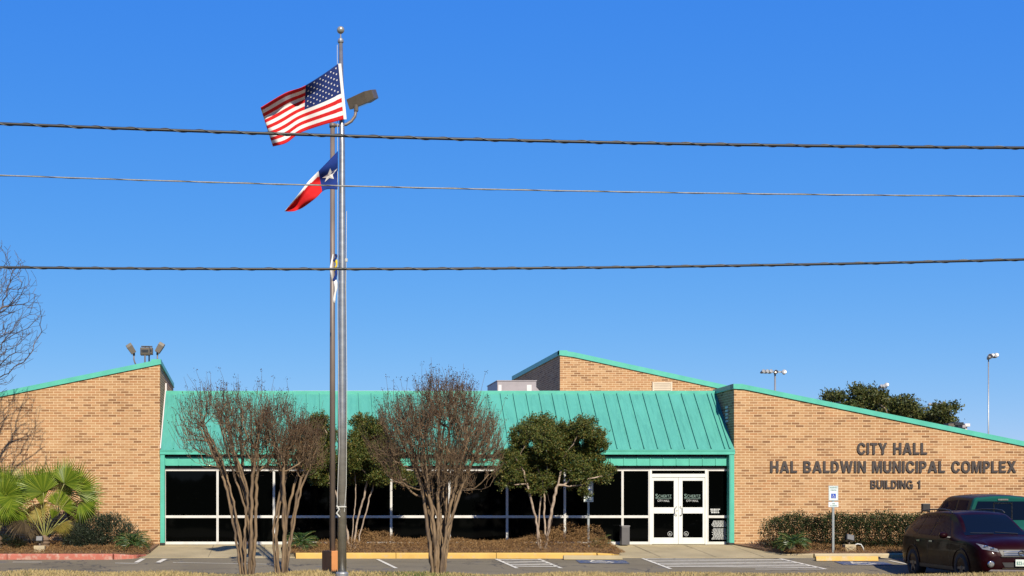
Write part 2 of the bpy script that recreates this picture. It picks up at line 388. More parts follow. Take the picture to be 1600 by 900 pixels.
o = blades('straw_turf', 75000, -9, 18.5, -14.0, -11.2, M['straw'], 1, patches=lambda x, y, r: r.random(len(x)) > green_zone(x, y)*.8)
tag(o, 'straw coloured dormant turf along the bottom edge of the view', 'grass')
o = blades('green_turf', 30000, -9, 18.5, -14.0, -11.2, M['grass'], 2, patches=lambda x, y, r: r.random(len(x)) < green_zone(x, y)+.02)
tag(o, 'patches of greener grass in the dormant verge near the tree bases', 'grass')

# entrance walks (concrete ramps flush with the lot)
def walk(pts):
    vs = [(x, y, z) for x, y, z in pts]
    m = MB(); n = len(vs); m.add(vs+[(x, y, z-.3) for x, y, z in vs], [tuple(range(n)), tuple(range(2*n-1, n-1, -1))]+[(i, n+i, n+(i+1) % n, (i+1) % n) for i in range(n)])
    return m
def zw(y): return -.004+y*.088
o = walk([(9.6, .24, 0), (9.3, -2.99, zw(-2.99)), (15.1, -2.99, zw(-2.99)), (14.0, -.0, 0), (14.0, .24, 0)]).build('concrete_walk', M['concrete']); tag(o, kind='structure')
o = walk([(-3.95, .24, 0), (-4.5, -2.99, zw(-2.99)), (.35, -2.99, zw(-2.99)), (.3, .24, 0)]).build('concrete_walk', M['concrete']); tag(o, kind='structure')
jm = MB()
for x in (10.9, 12.5, 13.9): jm.box(x-.008, x+.008, -2.95, -.02, 0, .004, mat=Matrix(((1, 0, 0, 0), (0, 1, 0, 0), (0, .088, 1, -.002), (0, 0, 0, 1))))
for x in (-2.2, -.6): jm.box(x-.008, x+.008, -2.95, -.02, 0, .004, mat=Matrix(((1, 0, 0, 0), (0, 1, 0, 0), (0, .088, 1, -.002), (0, 0, 0, 1))))
tag(jm.build('walk_joint', pm('joint_dirt', (.25, .21, .13), None, 5, .9)), kind='structure')

# planting beds
def bed(name, poly, zf):
    m = walk([(x, y, zf(y)) for x, y in poly]); o = m.build(name, M['mulch']); tag(o, kind='structure'); return o
zb = lambda y: .03+y*.062
bed('planting_bed', [(.3, .2), (.32, -2.95), (9.35, -2.95), (9.9, -2.2), (9.9, .2)], zb)
bed('planting_bed', [(-20, -.01), (-20, -3.2), (-4.5, -3.2), (-4.0, -2.2), (-3.9, -.01)], zb)
bed('planting_bed', [(14.0, -.01), (14.4, -1.6), (15.3, -2.75), (30, -2.75), (30, -.01)], zb)

def kerb(name, path, mat, wdt=.16, top=.13, joints=3.0, seed=0):
    """swept kerb with a sloping face; path of (x, y, ztop)"""
    m = MB(); prof = [(-wdt/2, -.4), (-wdt/2-.02, 0.0), (-wdt/2+.02, .0), (wdt/2, 0), (wdt/2, -.4)]
    prof = [(-wdt/2-.035, -.4), (-wdt/2-.012, -.03), (-wdt/2+.015, 0), (wdt/2-.01, .002), (wdt/2, -.4)]
    pts = [Vector(p) for p in path]
    # split into stones of about 3 m
    dense = []
    for a, b in zip(pts[:-1], pts[1:]):
        L = (b-a).length; k = max(1, round(L/joints))
        for i in range(k): dense.append((a.lerp(b, i/k), a.lerp(b, (i+1)/k)))
    for a, b in dense:
        t = (b-a).normalized(); nrm = Vector((-t.y, t.x, 0)); g_ = .006
        m.prism(prof, lambda p: a+t*g_+nrm*p[0]+Vector((0, 0, p[1])), lambda p: b-t*g_+nrm*p[0]+Vector((0, 0, p[1])))
    o = m.build(name, mat, bevel=.008); tag(o, kind='structure'); return o
kerb('yellow_kerb', [(.33, -3.05, -.13), (9.0, -3.05, -.13), (9.45, -2.9, -.16), (9.75, -2.55, -.2)], M['yellow'])
kerb('red_kerb', [(-20, -3.32, -.15), (-4.9, -3.32, -.15), (-4.35, -3.1, -.19), (-4.1, -2.5, -.2)], M['red'])
kerb('cream_kerb', [(14.75, -2.35, -.2), (15.35, -2.88, -.16), (30, -2.88, -.13)], M['cream'])

# painted parking lines
def line(m, a, b, wd):
    a = Vector(a); b = Vector(b); t = (b-a); t.z = 0; t.normalize(); n = Vector((-t.y, t.x, 0))*wd/2
    k = 6; pts = [a.lerp(b, i/k) for i in range(k+1)]
    vs = []
    for p in pts:
        for q in (p-n, p+n): vs.append((q.x, q.y, zlot(q.y)+.005))
    m.add(vs, [(2*i, 2*i+2, 2*i+3, 2*i+1) for i in range(k)])
def gl(m, x0, y0, x1, y1, wd=.10): line(m, G(x0, y0), G(x1, y1), wd)
mk = MB()
gl(mk, 590, 874, 619, 888); gl(mk, 775, 873.5, 808, 888); gl(mk, 842, 873.5, 877, 888)
for i in range(5):
    t = (i+.6)/5.4
    gl(mk, 777+33*t-1, 872.8+14*t, 842+33*t+3, 873.6+14.0*t, .13)
gl(mk, 1004, 872.6, 1048, 889); gl(mk, 1219, 873, 1291, 889.5)
for i in range(6):
    t = (i+.3)/6.2
    gl(mk, 1006+42*t, 872.8+14.5*t, 1221+68*t, 874.0+15*t, .13)
gl(mk, 1180, 889.5, 1290, 889.5, .08)
gl(mk, 1390, 876, 1450, 888)
gl(mk, 247, 879, 258, 873.5, .14); gl(mk, 213, 879, 224, 873, .14)
gl(mk, 20, 878.5, 66, 878.5, .07); gl(mk, 180, 880, 215, 880.5, .07); gl(mk, 270, 879, 430, 882, .05)
o = mk.build('parking_marking', M['mark']); tag(o, kind='structure')
# blue accessible-stall symbols, with a white figure
for cx, cy in ((937, 877.5), (1345, 880)):
    c = G(cx, cy); mb = MB(); line(mb, (c.x-.62, c.y, 0), (c.x+.75, c.y-.1, 0), .75)
    o = mb.build('stall_symbol', M['blue']); tag(o, kind='structure')
    mb = MB()
    for a, b, wd in (((-.15, .3), (-.15, 0), .09), ((-.15, 0), (.2, 0), .09), ((.2, 0), (.32, -.25), .09), ((-.15, .15), (.12, .15), .07)):
        line(mb, (c.x+a[0], c.y+a[1], 0), (c.x+b[0], c.y+b[1], 0), wd)
    for k in range(9):
        t0 = math.pi*(.55+k*.13); t1 = math.pi*(.55+(k+1)*.13)
        line(mb, (c.x+.27*math.cos(t0), c.y-.1+.27*math.sin(t0), 0), (c.x+.27*math.cos(t1), c.y-.1+.27*math.sin(t1), 0), .06)
    mb.v = [(v[0], v[1], v[2]+.004) for v in mb.v]
    o = mb.build('stall_symbol_figure', M['mark']); tag(o, kind='structure')

# ================================================================== CITY HALL
hall = thing('city_hall', 'low tan brick city hall with teal standing seam roof, shed wings and dark glass front', 'building')
def part(mb, name, mat, parent=hall, **k): return mb.build(name, mat, parent, **k)
# left wing: shed roof falling left and slightly back
XL = X(250, 0)
def zlw(x, y): return 5.64+(x-XL)*.204-.067*y
m = MB(); a = []
x0, x1, y1 = -18, XL, 4.8
m.add([(x0, 0, -.4), (x1, 0, -.4), (x1, y1, -.4), (x0, y1, -.4), (x0, 0, zlw(x0, 0)), (x1, 0, zlw(x1, 0)), (x1, y1, zlw(x1, y1)), (x0, y1, zlw(x0, y1))],
      [(0, 1, 5, 4), (1, 2, 6, 5), (2, 3, 7, 6), (3, 0, 4, 7), (4, 5, 6, 7)])
lw = part(m, 'wing_wall', M['brick']); lw['label'] = 'sunlit brick wing with its shed roof falling away'
m = MB(); m.add([(x0, .02, zlw(x0, 0)+.06), (x1-.02, .02, zlw(x1, 0)+.06), (x1-.02, y1, zlw(x1, y1)+.06), (x0, y1, zlw(x0, y1)+.06)], [(0, 1, 2, 3)])
part(m, 'wing_roof', M['roofing'])
def coping(path, wd=.03, h=.14, name='coping', parent=hall, up=(0, 0, 1)):
    m = MB()
    for a, b in zip(path[:-1], path[1:]):
        a = Vector(a); b = Vector(b); t = Vector((b.x-a.x, b.y-a.y, 0)).normalized(); n = Vector((t.y, -t.x, 0))  # outward = right of travel
        o_ = n*wd; i_ = -n*.28; U = Vector((0, 0, .015)); Dn = Vector((0, 0, -h)); e = t*.0
        m.hexa([a+o_+Dn-e, a+i_+Dn-e, a+i_+U-e, a+o_+U-e], [b+o_+Dn+e, b+i_+Dn+e, b+i_+U+e, b+o_+U+e])
        m.hexa([a+n*(wd+.012)+Dn*1.0, a+n*wd+Dn, a+n*wd+Dn*.88, a+n*(wd+.012)+Dn*.88], [b+n*(wd+.012)+Dn, b+n*wd+Dn, b+n*wd+Dn*.88, b+n*(wd+.012)+Dn*.88])
    return part(m, name, M['trim'], parent)
coping([(x0, 0, zlw(x0, 0)+.14), (x1+.03, 0, zlw(x1, 0)+.14)], parent=lw)
coping([(x1, .0, zlw(x1, 0)+.142), (x1, y1, zlw(x1, y1)+.142)], parent=lw, wd=.028)
# right wing
XR = X(1147, 0)
tp = [(XR, 4.87), (XR+.3, 4.85), (27, 4.85-(27-XR-.3)*.203)]
m = MB(); yb = 1.85
poly = [(XR, -.4)]+[(27, -.4)]+tp[::-1]
m.prism(poly, lambda p: Vector((p[0], 0, p[1])), lambda p: Vector((p[0], yb, p[1])))
rw = part(m, 'wing_wall', M['brick']); rw['label'] = 'brick wing that carries the bronze lettering'
m = MB(); poly = [(XR+.5, -.4), (27, -.4), (27, tp[2][1]-.5), (XR+.5, 4.3)]
m.prism(poly, lambda p: Vector((p[0], yb+.01, p[1])), lambda p: Vector((p[0], 20, p[1]))); part(m, 'wing_roof', M['roofing'])
coping([(XR, 1.9, 4.99), (XR, -.0, 5.01)], parent=rw, wd=.03)
coping([(XR-.03, 0, 5.01), (XR+.3, 0, 4.99), (27, 0, tp[2][1]+.14)], parent=rw, wd=.034)
# rear block rising over the flat roof
YB = 8.0; XB = X(875, YB); zB = Z(548, YB); zBr = zB-(19-XB)*.212
m = MB(); poly = [(XB, 4.0), (19, 4.0), (19, zBr-.14), (XB, zB-.14)]
m.prism(poly, lambda p: Vector((p[0], YB, p[1])), lambda p: Vector((p[0], 18, p[1])))
rb = part(m, 'rear_block_wall', M['brick'])
coping([(XB, 18, zB), (XB, YB, zB)], parent=rb, h=.17)
coping([(XB-.03, YB, zB), (XB+.5, YB, zB-.07), (19, YB, zBr)], parent=rb, h=.17, wd=.034)
# flat roof and rear body
m = MB(); m.box(XL-.1, XR+.4, 1.9, 22, 4.2, 4.7); part(m, 'flat_roof', M['roofing'])
m = MB(); m.box(-16, XL-.005, 4.82, 22, -.4, 4.0); part(m, 'rear_wall', M['brick'])
# louvred vent in rear block
def louver(px0, px1, py0, py1, Y, parent, axis='y'):
    m = MB(); xa, xb, za, zb_ = X(px0, Y), X(px1, Y), Z(py1, Y), Z(py0, Y)
    f_ = .06; m.box(xa, xb, Y-.05, Y+.02, za, za+f_); m.box(xa, xb, Y-.05, Y+.02, zb_-f_, zb_); m.box(xa, xa+f_, Y-.05, Y+.02, za+f_, zb_-f_); m.box(xb-f_, xb, Y-.05, Y+.02, za+f_, zb_-f_)
    o = part(m, 'louvre_vent', M['louver'], parent)
    m = MB(); k = 4
    for i in range(k):
        z = za+f_+(zb_-za-2*f_)*(i+.5)/k
        m.box(xa+f_, xb-f_, Y-.035, Y-.02, z-.02, z+.035)
    part(m, 'louvre_blade', M['louver'], o)
    m = MB(); m.box(xa+f_, xb-f_, Y-.012, Y+.01, za+f_, zb_-f_); part(m, 'louvre_back', M['dark'], o)
louver(1019, 1050, 597, 613, YB-.004, rb)
m = MB()
for i in range(5): m.box(XR-.03, XR-.004, .5, .72, 3.86+i*.11, 3.93+i*.11)
part(m, 'side_vent', M['hvac_lid'], rw)

# mansard roof
mz0, mz1, my0, my1 = 2.96, 4.90, -.06, 1.70
xa, xb = XL+.004, XR-.004
m = MB(); poly = [(my0, mz0), (my1, mz1), (1.89, mz1), (1.89, mz0-.1), (my0+.2, mz0-.1)]
m.prism(poly, lambda p: Vector((xa, p[0], p[1])), lambda p: Vector((xb, p[0], p[1])))
mr = part(m, 'mansard_roof', M['teal'])
sl = Vector((0, my1-my0, mz1-mz0)).normalized(); nr = Vector((0, -sl.z, sl.y))
x = xa+.42; ln = (Vector((0, my1, mz1))-Vector((0, my0, mz0))).length
rnd = random.Random(3); xs_ = []
while x < xb-.25: xs_.append((x, .010)); x += .4195+rnd.uniform(-.005, .005)
xs_.append((xb-.14, .02))
for x, ww in xs_:
    m = MB(); p0 = Vector((x, my0, mz0))+sl*.03; p1 = p0+sl*(ln-.10); wv = Vector((ww, 0, 0))
    m.hexa([p0-wv-nr*.002, p0+wv-nr*.002, p0+wv+nr*.055, p0-wv+nr*.055], [p1-wv-nr*.002, p1+wv-nr*.002, p1+wv+nr*.055, p1-wv+nr*.055])
    part(m, 'standing_seam', M['teal'], mr)
m = MB(); m.box(xa, xb, my1-.06, 1.93, mz1-.085, mz1+.05); part(m, 'ridge_cap', M['trim'], mr, bevel=.006)
m = MB(); m.box(xa, xa+.05, my1-.02, my1+.06, 4.6, 5.2); m.hexa([(xa, my0-.01, mz0), (xa+.03, my0-.01, mz0), (xa+.03, my0-.06, mz0+.05), (xa, my0-.06, mz0+.05)], [(xa, my1, mz1), (xa+.03, my1, mz1), (xa+.03, my1-.05, mz1+.07), (xa, my1-.05, mz1+.07)])
part(m, 'edge_flashing', M['hvac_lid'], mr)
# eave fascia, gap and panels below
m = MB(); m.box(xa, xb, -.10, .1, 2.815, 2.95); m.box(xa, xb, -.115, -.10, 2.925, 2.955); m.box(xa, xb, -.112, -.10, 2.815, 2.84)
fa = part(m, 'eave_fascia', M['trim'])
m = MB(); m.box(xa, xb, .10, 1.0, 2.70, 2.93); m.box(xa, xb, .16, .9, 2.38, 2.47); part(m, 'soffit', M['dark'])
m = MB(); m.box(xa, xb, .06, .14, 2.47, 2.745); fp = part(m, 'frieze_panel', M['trim'])
x = xb-.14
while x > xa: m = MB(); m.box(x-.012, x+.012, .035, .06, 2.48, 2.74); part(m, 'frieze_batten', M['trim'], fp); x -= .41
# corner posts / downspouts
for (pa, pb) in ((250.4, 257.5), (1138.6, 1146.8)):
    m = MB(); m.box(X(pa, -.05), X(pb, -.05), -.09, .12, .05, 2.812); q = part(m, 'corner_post', M['trim'], bevel=.008)
    m = MB(); m.box(X(pa, -.05)-.01, X(pb, -.05)+.0, -.10, .13, .0, .06); part(m, 'post_foot', M['dark'], q)
    if pa > 1000:
        m = MB(); m.box(X(pa, -.05)-.008, X(pa, -.05)+.03, -.13, -.10, .07, 2.80); part(m, 'downspout_strip', M['teal'], q)

# glazed front
YG = .25
def gx(p): return X(p, YG)
def gz(p): return Z(p, YG)
edges = [257.5, 340, 428, 519, 611, 702, 792, 882, 972, 1014, 1104.5, 1139]
zh, zr, zs = 2.355, .875, .0
fw = .035
gi = 0
for i in range(len(edges)-1):
    a, b = gx(edges[i]), gx(edges[i+1])
    if i == 9: continue
    m = MB()
    m.box(a+.001, a+fw, YG-.06, YG+.06, zs, zh); m.box(b-fw, b-.001, YG-.06, YG+.06, zs, zh)
    m.box(a+fw, b-fw, YG-.058, YG+.06, zh-.05, zh); m.box(a+fw, b-fw, YG-.058, YG+.06, zr-.045, zr+.035)
    m.box(a+fw, b-fw, YG-.058, YG+.06, zs, zs+.085)
    wn = part(m, 'window', M['white'], bevel=.004)
    for za, zb_ in ((zs+.085, zr-.045), (zr+.035, zh-.05)):
        rr = random.Random(i*7+int(za*10)); m = MB()
        t = rr.uniform(-.004, .004)
        m.add([(a+fw, YG+t, za), (b-fw, YG-t, za), (b-fw, YG-t, zb_), (a+fw, YG+t, zb_), (a+fw, YG+t+.02, za), (b-fw, YG-t+.02, za), (b-fw, YG-t+.02, zb_), (a+fw, YG+t+.02, zb_)],
              [(0, 1, 2, 3), (7, 6, 5, 4), (0, 4, 5, 1), (1, 5, 6, 2), (2, 6, 7, 3), (3, 7, 4, 0)])
        part(m, 'window_pane', M['glass'], wn)
# head trim, wall behind glazing
m = MB(); m.box(xa+.1, xb-.1, YG-.07, YG+.06, zh+.002, zh+.035); part(m, 'window_head', M['hvac'])
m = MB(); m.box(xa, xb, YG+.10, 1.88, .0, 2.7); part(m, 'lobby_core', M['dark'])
# double door with transom
a, b = gx(1014), gx(1104.5)
m = MB(); zt = gz(740.4)
m.box(a+.002, a+.075, YG-.065, YG+.06, 0, zh); m.box(b-.075, b-.002, YG-.065, YG+.06, 0, zh); m.box(a+.075, b-.075, YG-.064, YG+.06, zh-.035, zh)
m.box(a+.075, b-.075, YG-.064, YG+.06, zt-.11, zt)
df = part(m, 'door_frame', M['doorwhite'], bevel=.004)
m = MB(); m.box(a+.075, b-.075, YG, YG+.02, zt, zh-.035); part(m, 'transom_pane', M['glass'], df)
mid = gx(1059.2)

def text_obj(s, name, mat, x0, x1, z0, z1, Y, parent, extrude=.002, weight=0.0, loc0=Vector((0, 0, 0))):
    cu = bpy.data.curves.new('tx', 'FONT'); cu.body = s; cu.size = 1; cu.extrude = .01; cu.offset = weight; cu.space_word = 1.35 if len(s) > 8 and extrude > .01 else 1.0
    cu.space_character = 1.12; cu.resolution_u = 4
    ob = bpy.data.objects.new('tx', cu); C.objects.link(ob); bpy.context.view_layer.update()
    me = bpy.data.meshes.new_from_object(ob.evaluated_get(bpy.context.evaluated_depsgraph_get()))
    bpy.data.objects.remove(ob); bpy.data.curves.remove(cu)
    co = np.array([v.co[:] for v in me.vertices]); mn = co.min(0); mx = co.max(0)
    q = (co-mn)/(mx-mn)
    out = np.stack([x0+q[:, 0]*(x1-x0), Y-extrude*q[:, 2], z0+q[:, 1]*(z1-z0)], 1)-np.array(loc0)
    me.vertices.foreach_set('co', out.astype(np.float32).ravel()); me.name = name
    me.materials.clear(); me.update()
    return new_obj(name, me, mat, parent)
for k, (la, lb, ga, gb, hx, cx) in enumerate(((a+.078, mid-.004, 1020.8, 1052.2, 1054.6, 1046.5), (mid+.004, b-.078, 1065.8, 1097.4, 1063.6, 1072))):
    m = MB(); ya, yb_ = YG-.045, YG+.04
    xga, xgb = gx(ga), gx(gb); z0, z1, z2, z3 = gz(840), gz(802.3), gz(792.8), gz(751.2); ztop = zt-.113
    m.box(la, xga, ya, yb_, .012, ztop); m.box(xgb, lb, ya, yb_, .012, ztop)
    for (u, v) in ((.012, z0), (z1, z2), (z3, ztop)): m.box(xga, xgb, ya+.001, yb_, u, v)
    dr = part(m, 'door', M['doorwhite'], bevel=.004)
    m = MB(); m.box(xga, xgb, YG-.01, YG+.01, z0, z1); part(m, 'door_glass', M['glass'], dr)
    m = MB(); m.box(xga, xgb, YG-.01, YG+.01, z2, z3); part(m, 'door_glass', M['glass'], dr)
    sgn = 1 if k == 0 else -1
    x_ = gx(hx); yy = ya-.05
    pts = [(x_-sgn*-.035, ya, gz(791.5)), (x_+sgn*.03, yy, gz(791.5)), (x_-sgn*.03, yy, gz(793.5)), (x_-sgn*.03, yy, gz(803)), (x_+sgn*.03, yy, gz(805)), (x_+sgn*.035, ya, gz(805))]
    m = MB(); m.tube(pts, .011, 8); part(m, 'handle', M['alu'], dr, smooth=True)
    xs, xe = gx(ga+3.2), gx(gb-3.3)
    text_obj('S', 'door_lettering', M['decalgreen'], xs, xs+.075, gz(778), gz(771.8), YG-.012, dr, .002, .0)
    text_obj('CHERTZ', 'door_lettering', M['decalgreen'], xs+.09, xe, gz(777.6), gz(773), YG-.012, dr, .002, .0)
    m = MB(); m.box(xs, xe, YG-.014, YG-.011, gz(779.4), gz(778.9)); part(m, 'door_rule', M['decalgreen'], dr)
    text_obj('CITY HALL', 'door_lettering', M['decal'], xs+.065, xe-.065, gz(784), gz(780.8), YG-.012, dr, .002, .0)
    m = MB(); cc = Vector((gx(cx), YG-.013, gz(834)))
    ring = [cc+Vector((math.cos(t)*.068, 0, math.sin(t)*.068)) for t in np.linspace(0, 2*math.pi, 25)]
    m.tube(ring, .006, 4, cap=False); m.tube([cc+Vector((-.03, 0, .02)), cc+Vector((.035, 0, -.02))], .009, 4); m.tube([cc+Vector((-.035, 0, -.02)), cc+Vector((.0, 0, -.025))], .009, 4)
    part(m, 'round_decal', M['decal'], dr)
m = MB(); m.lathe([(.0001, 0), (.016, 0), (.016, .012), (.0001, .012)], 12, mat=Matrix.Translation((mid-.045, YG-.047, gz(798))) @ Matrix.Rotation(R(90), 4, 'X')); part(m, 'door_lock', M['bronze'], df)
# small printed notices in the side light (too small to read in the photo)
def notice(px0, px1, py0, py1, rows, seed, h=.6):
    r = random.Random(seed); m = MB(); x0, x1, z0, z1 = gx(px0), gx(px1), gz(py1), gz(py0); rh = (z1-z0)/rows
    for i in range(rows):
        z = z1-(i+.5)*rh; ind = r.uniform(0, .12)*(x1-x0); x = x0+ind; e = x1-ind
        if rows > 8 and i in (6,): continue
        while x < e-.01:
            wd = min(r.uniform(.03, .09), e-x); m.box(x, x+wd, YG-.010, YG-.006, z-rh*h/2, z+rh*h/2); x += wd+.014
    return m
part(notice(1109.5, 1125, 794.5, 802.2, 3, 1), 'printed_notice', M['decal'])
part(notice(1111.5, 1139-2.5, 813.3, 843, 17, 2, .5), 'printed_notice', M['decal'])

# raised bronze lettering on the right wing
def arc(cx, cy, rx, ry, a0, a1, n=9):
    return [(cx+rx*math.cos(R(a0+(a1-a0)*i/(n-1))), cy+ry*math.sin(R(a0+(a1-a0)*i/(n-1)))) for i in range(n)]
def glyphs():
    g = {}
    g['I'] = (22, [[(0, 0), (22, 0), (22, 100), (0, 100)]])
    g['L'] = (60, [[(0, 0), (60, 0), (60, 18), (22, 18), (22, 100), (0, 100)]])
    g['T'] = (66, [[(22, 0), (44, 0), (44, 82), (66, 82), (66, 100), (0, 100), (0, 82), (22, 82)]])
    g['H'] = (76, [[(0, 0), (22, 0), (22, 42), (54, 42), (54, 0), (76, 0), (76, 100), (54, 100), (54, 60), (22, 60), (22, 100), (0, 100)]])
    g['E'] = (64, [[(0, 0), (64, 0), (64, 18), (22, 18), (22, 42), (58, 42), (58, 59), (22, 59), (22, 82), (63, 82), (63, 100), (0, 100)]])
    g['Y'] = (82, [[(30, 0), (52, 0), (52, 38), (82, 100), (58, 100), (41, 60), (24, 100), (0, 100), (30, 38)]])
    g['X'] = (82, [[(0, 0), (25, 0), (41, 32), (57, 0), (82, 0), (54, 51), (80, 100), (56, 100), (41, 69), (26, 100), (2, 100), (28, 51)]])
    g['A'] = (88, [[(0, 0), (23, 0), (30, 20), (58, 20), (65, 0), (88, 0), (56, 100), (32, 100)], [(36, 37), (44, 66), (44.5, 66), (52, 37)]])
    g['N'] = (76, [[(0, 0), (21, 0), (21, 66), (54, 0), (76, 0), (76, 100), (55, 100), (55, 34), (22, 100), (0, 100)]])
    g['M'] = (92, [[(0, 0), (20, 0), (20, 74), (37, 0), (55, 0), (72, 74), (72, 0), (92, 0), (92, 100), (61, 100), (46, 34), (31, 100), (0, 100)]])
    g['W'] = (116, [[(22, 0), (44, 0), (58, 66), (72, 0), (94, 0), (116, 100), (93, 100), (82, 36), (69, 100), (47, 100), (34, 36), (23, 100), (0, 100)]])
    g['U'] = (74, [[(0, 100)]+arc(37, 34, 37, 36, 180, 360, 13)+[(74, 100), (52, 100)]+arc(37, 34, 15, 18, 360, 180, 9)+[(22, 100)]])
    g['P'] = (66, [[(0, 0), (22, 0), (22, 36), (38, 36)]+arc(38, 68, 28, 32, -80, 90, 9)+[(0, 100)], [(22, 54), (36, 54)]+arc(36, 68.5, 10, 14, -80, 80, 6)+[(22, 83)]])
    g['D'] = (74, [[(0, 0), (34, 0)]+arc(34, 50, 40, 50, -80, 80, 13)+[(34, 100), (0, 100)], [(22, 18), (32, 18)]+arc(32, 50, 20, 32, -80, 80, 11)+[(32, 82), (22, 82)]])
    g['B'] = (72, [[(0, 0), (44, 0)]+arc(44, 28, 28, 28, -80, 62, 8)+arc(42, 75, 25, 25, -40, 85, 8)+[(42, 100), (0, 100)], [(22, 17), (40, 17)]+arc(40, 29, 10, 12, -80, 80, 6)+[(22, 42)], [(22, 59), (38, 59)]+arc(38, 71, 9, 12, -80, 80, 6)+[(22, 83)]])
    oo = lambda cx, rx, ry: [(cx+rx*abs(math.cos(t))**.88*(1 if math.cos(t) > 0 else -1), 50+ry*abs(math.sin(t))**.88*(1 if math.sin(t) > 0 else -1)) for t in np.linspace(0, 2*math.pi, 29)[:-1]]
    g['O'] = (84, [oo(42, 42, 52), oo(42, 20, 34)])
    g['C'] = (80, [arc(42, 50, 42, 52, 22, 338, 25)[:]+[(58, 35)]+arc(42, 50, 20, 34, 325, 35, 17)+[(58, 65)]])
    g['G'] = (82, [arc(42, 50, 42, 52, 28, 305, 22)+[(64, 12), (67, 0), (82, 0), (82, 54), (44, 54), (44, 38), (62, 38)]+arc(42, 50, 21, 34, 310, 40, 17)])
    g['1'] = (44, [[(20, 0), (42, 0), (42, 100), (26, 100), (20, 88), (4, 82), (4, 68), (20, 68)]])
    return g
GL = glyphs()
def lettering(s, px0, px1, py0, py1, label, weight):
    t = thing('wall_lettering', label, 'sign', P((px0+px1)/2, py1, 0))
    tot = 0; pos = []
    for ch in s:
        if ch == ' ': tot += 46; continue
        pos.append((ch, tot)); tot += GL[ch][0]+11
    tot -= 11; x0, x1, z0, z1 = X(px0, 0), X(px1, 0), Z(py1, 0), Z(py0, 0)
    sx = (x1-x0)/tot; sz = (z1-z0)/100
    for ch, off in pos:
        cu = bpy.data.curves.new('glyph', 'CURVE'); cu.dimensions = '2D'; cu.fill_mode = 'BOTH'; cu.extrude = .015
        for pl in GL[ch][1]:
            sp = cu.splines.new('POLY'); sp.points.add(len(pl)-1); sp.use_cyclic_u = True
            for i, (u, v) in enumerate(pl): sp.points[i].co = (x0+(off+u)*sx-t.location.x, z0+v*sz-t.location.z, 0, 1)
        ob = bpy.data.objects.new('glyph', cu); C.objects.link(ob); bpy.context.view_layer.update()
        me = bpy.data.meshes.new_from_object(ob.evaluated_get(bpy.context.evaluated_depsgraph_get()))
        bpy.data.objects.remove(ob); bpy.data.curves.remove(cu)
        for v in me.vertices: x_, y_, z_ = v.co; v.co = (x_, -.024-z_, y_)
        me.name = 'letter'; me.materials.clear(); me.update()
        new_obj('letter', me, M['letter'], t)
lettering('CITY HALL', 1338.5, 1448, 692, 710, 'short upper line of bronze letters reading CITY HALL on the brick wing', .022)
lettering('HAL BALDWIN MUNICIPAL COMPLEX', 1203, 1587, 720.5, 738.5, 'long middle line of bronze letters reading HAL BALDWIN MUNICIPAL COMPLEX', .022)
lettering('BUILDING 1', 1359.5, 1437.5, 750.5, 763.5, 'small lowest line of bronze letters reading BUILDING 1', .016)
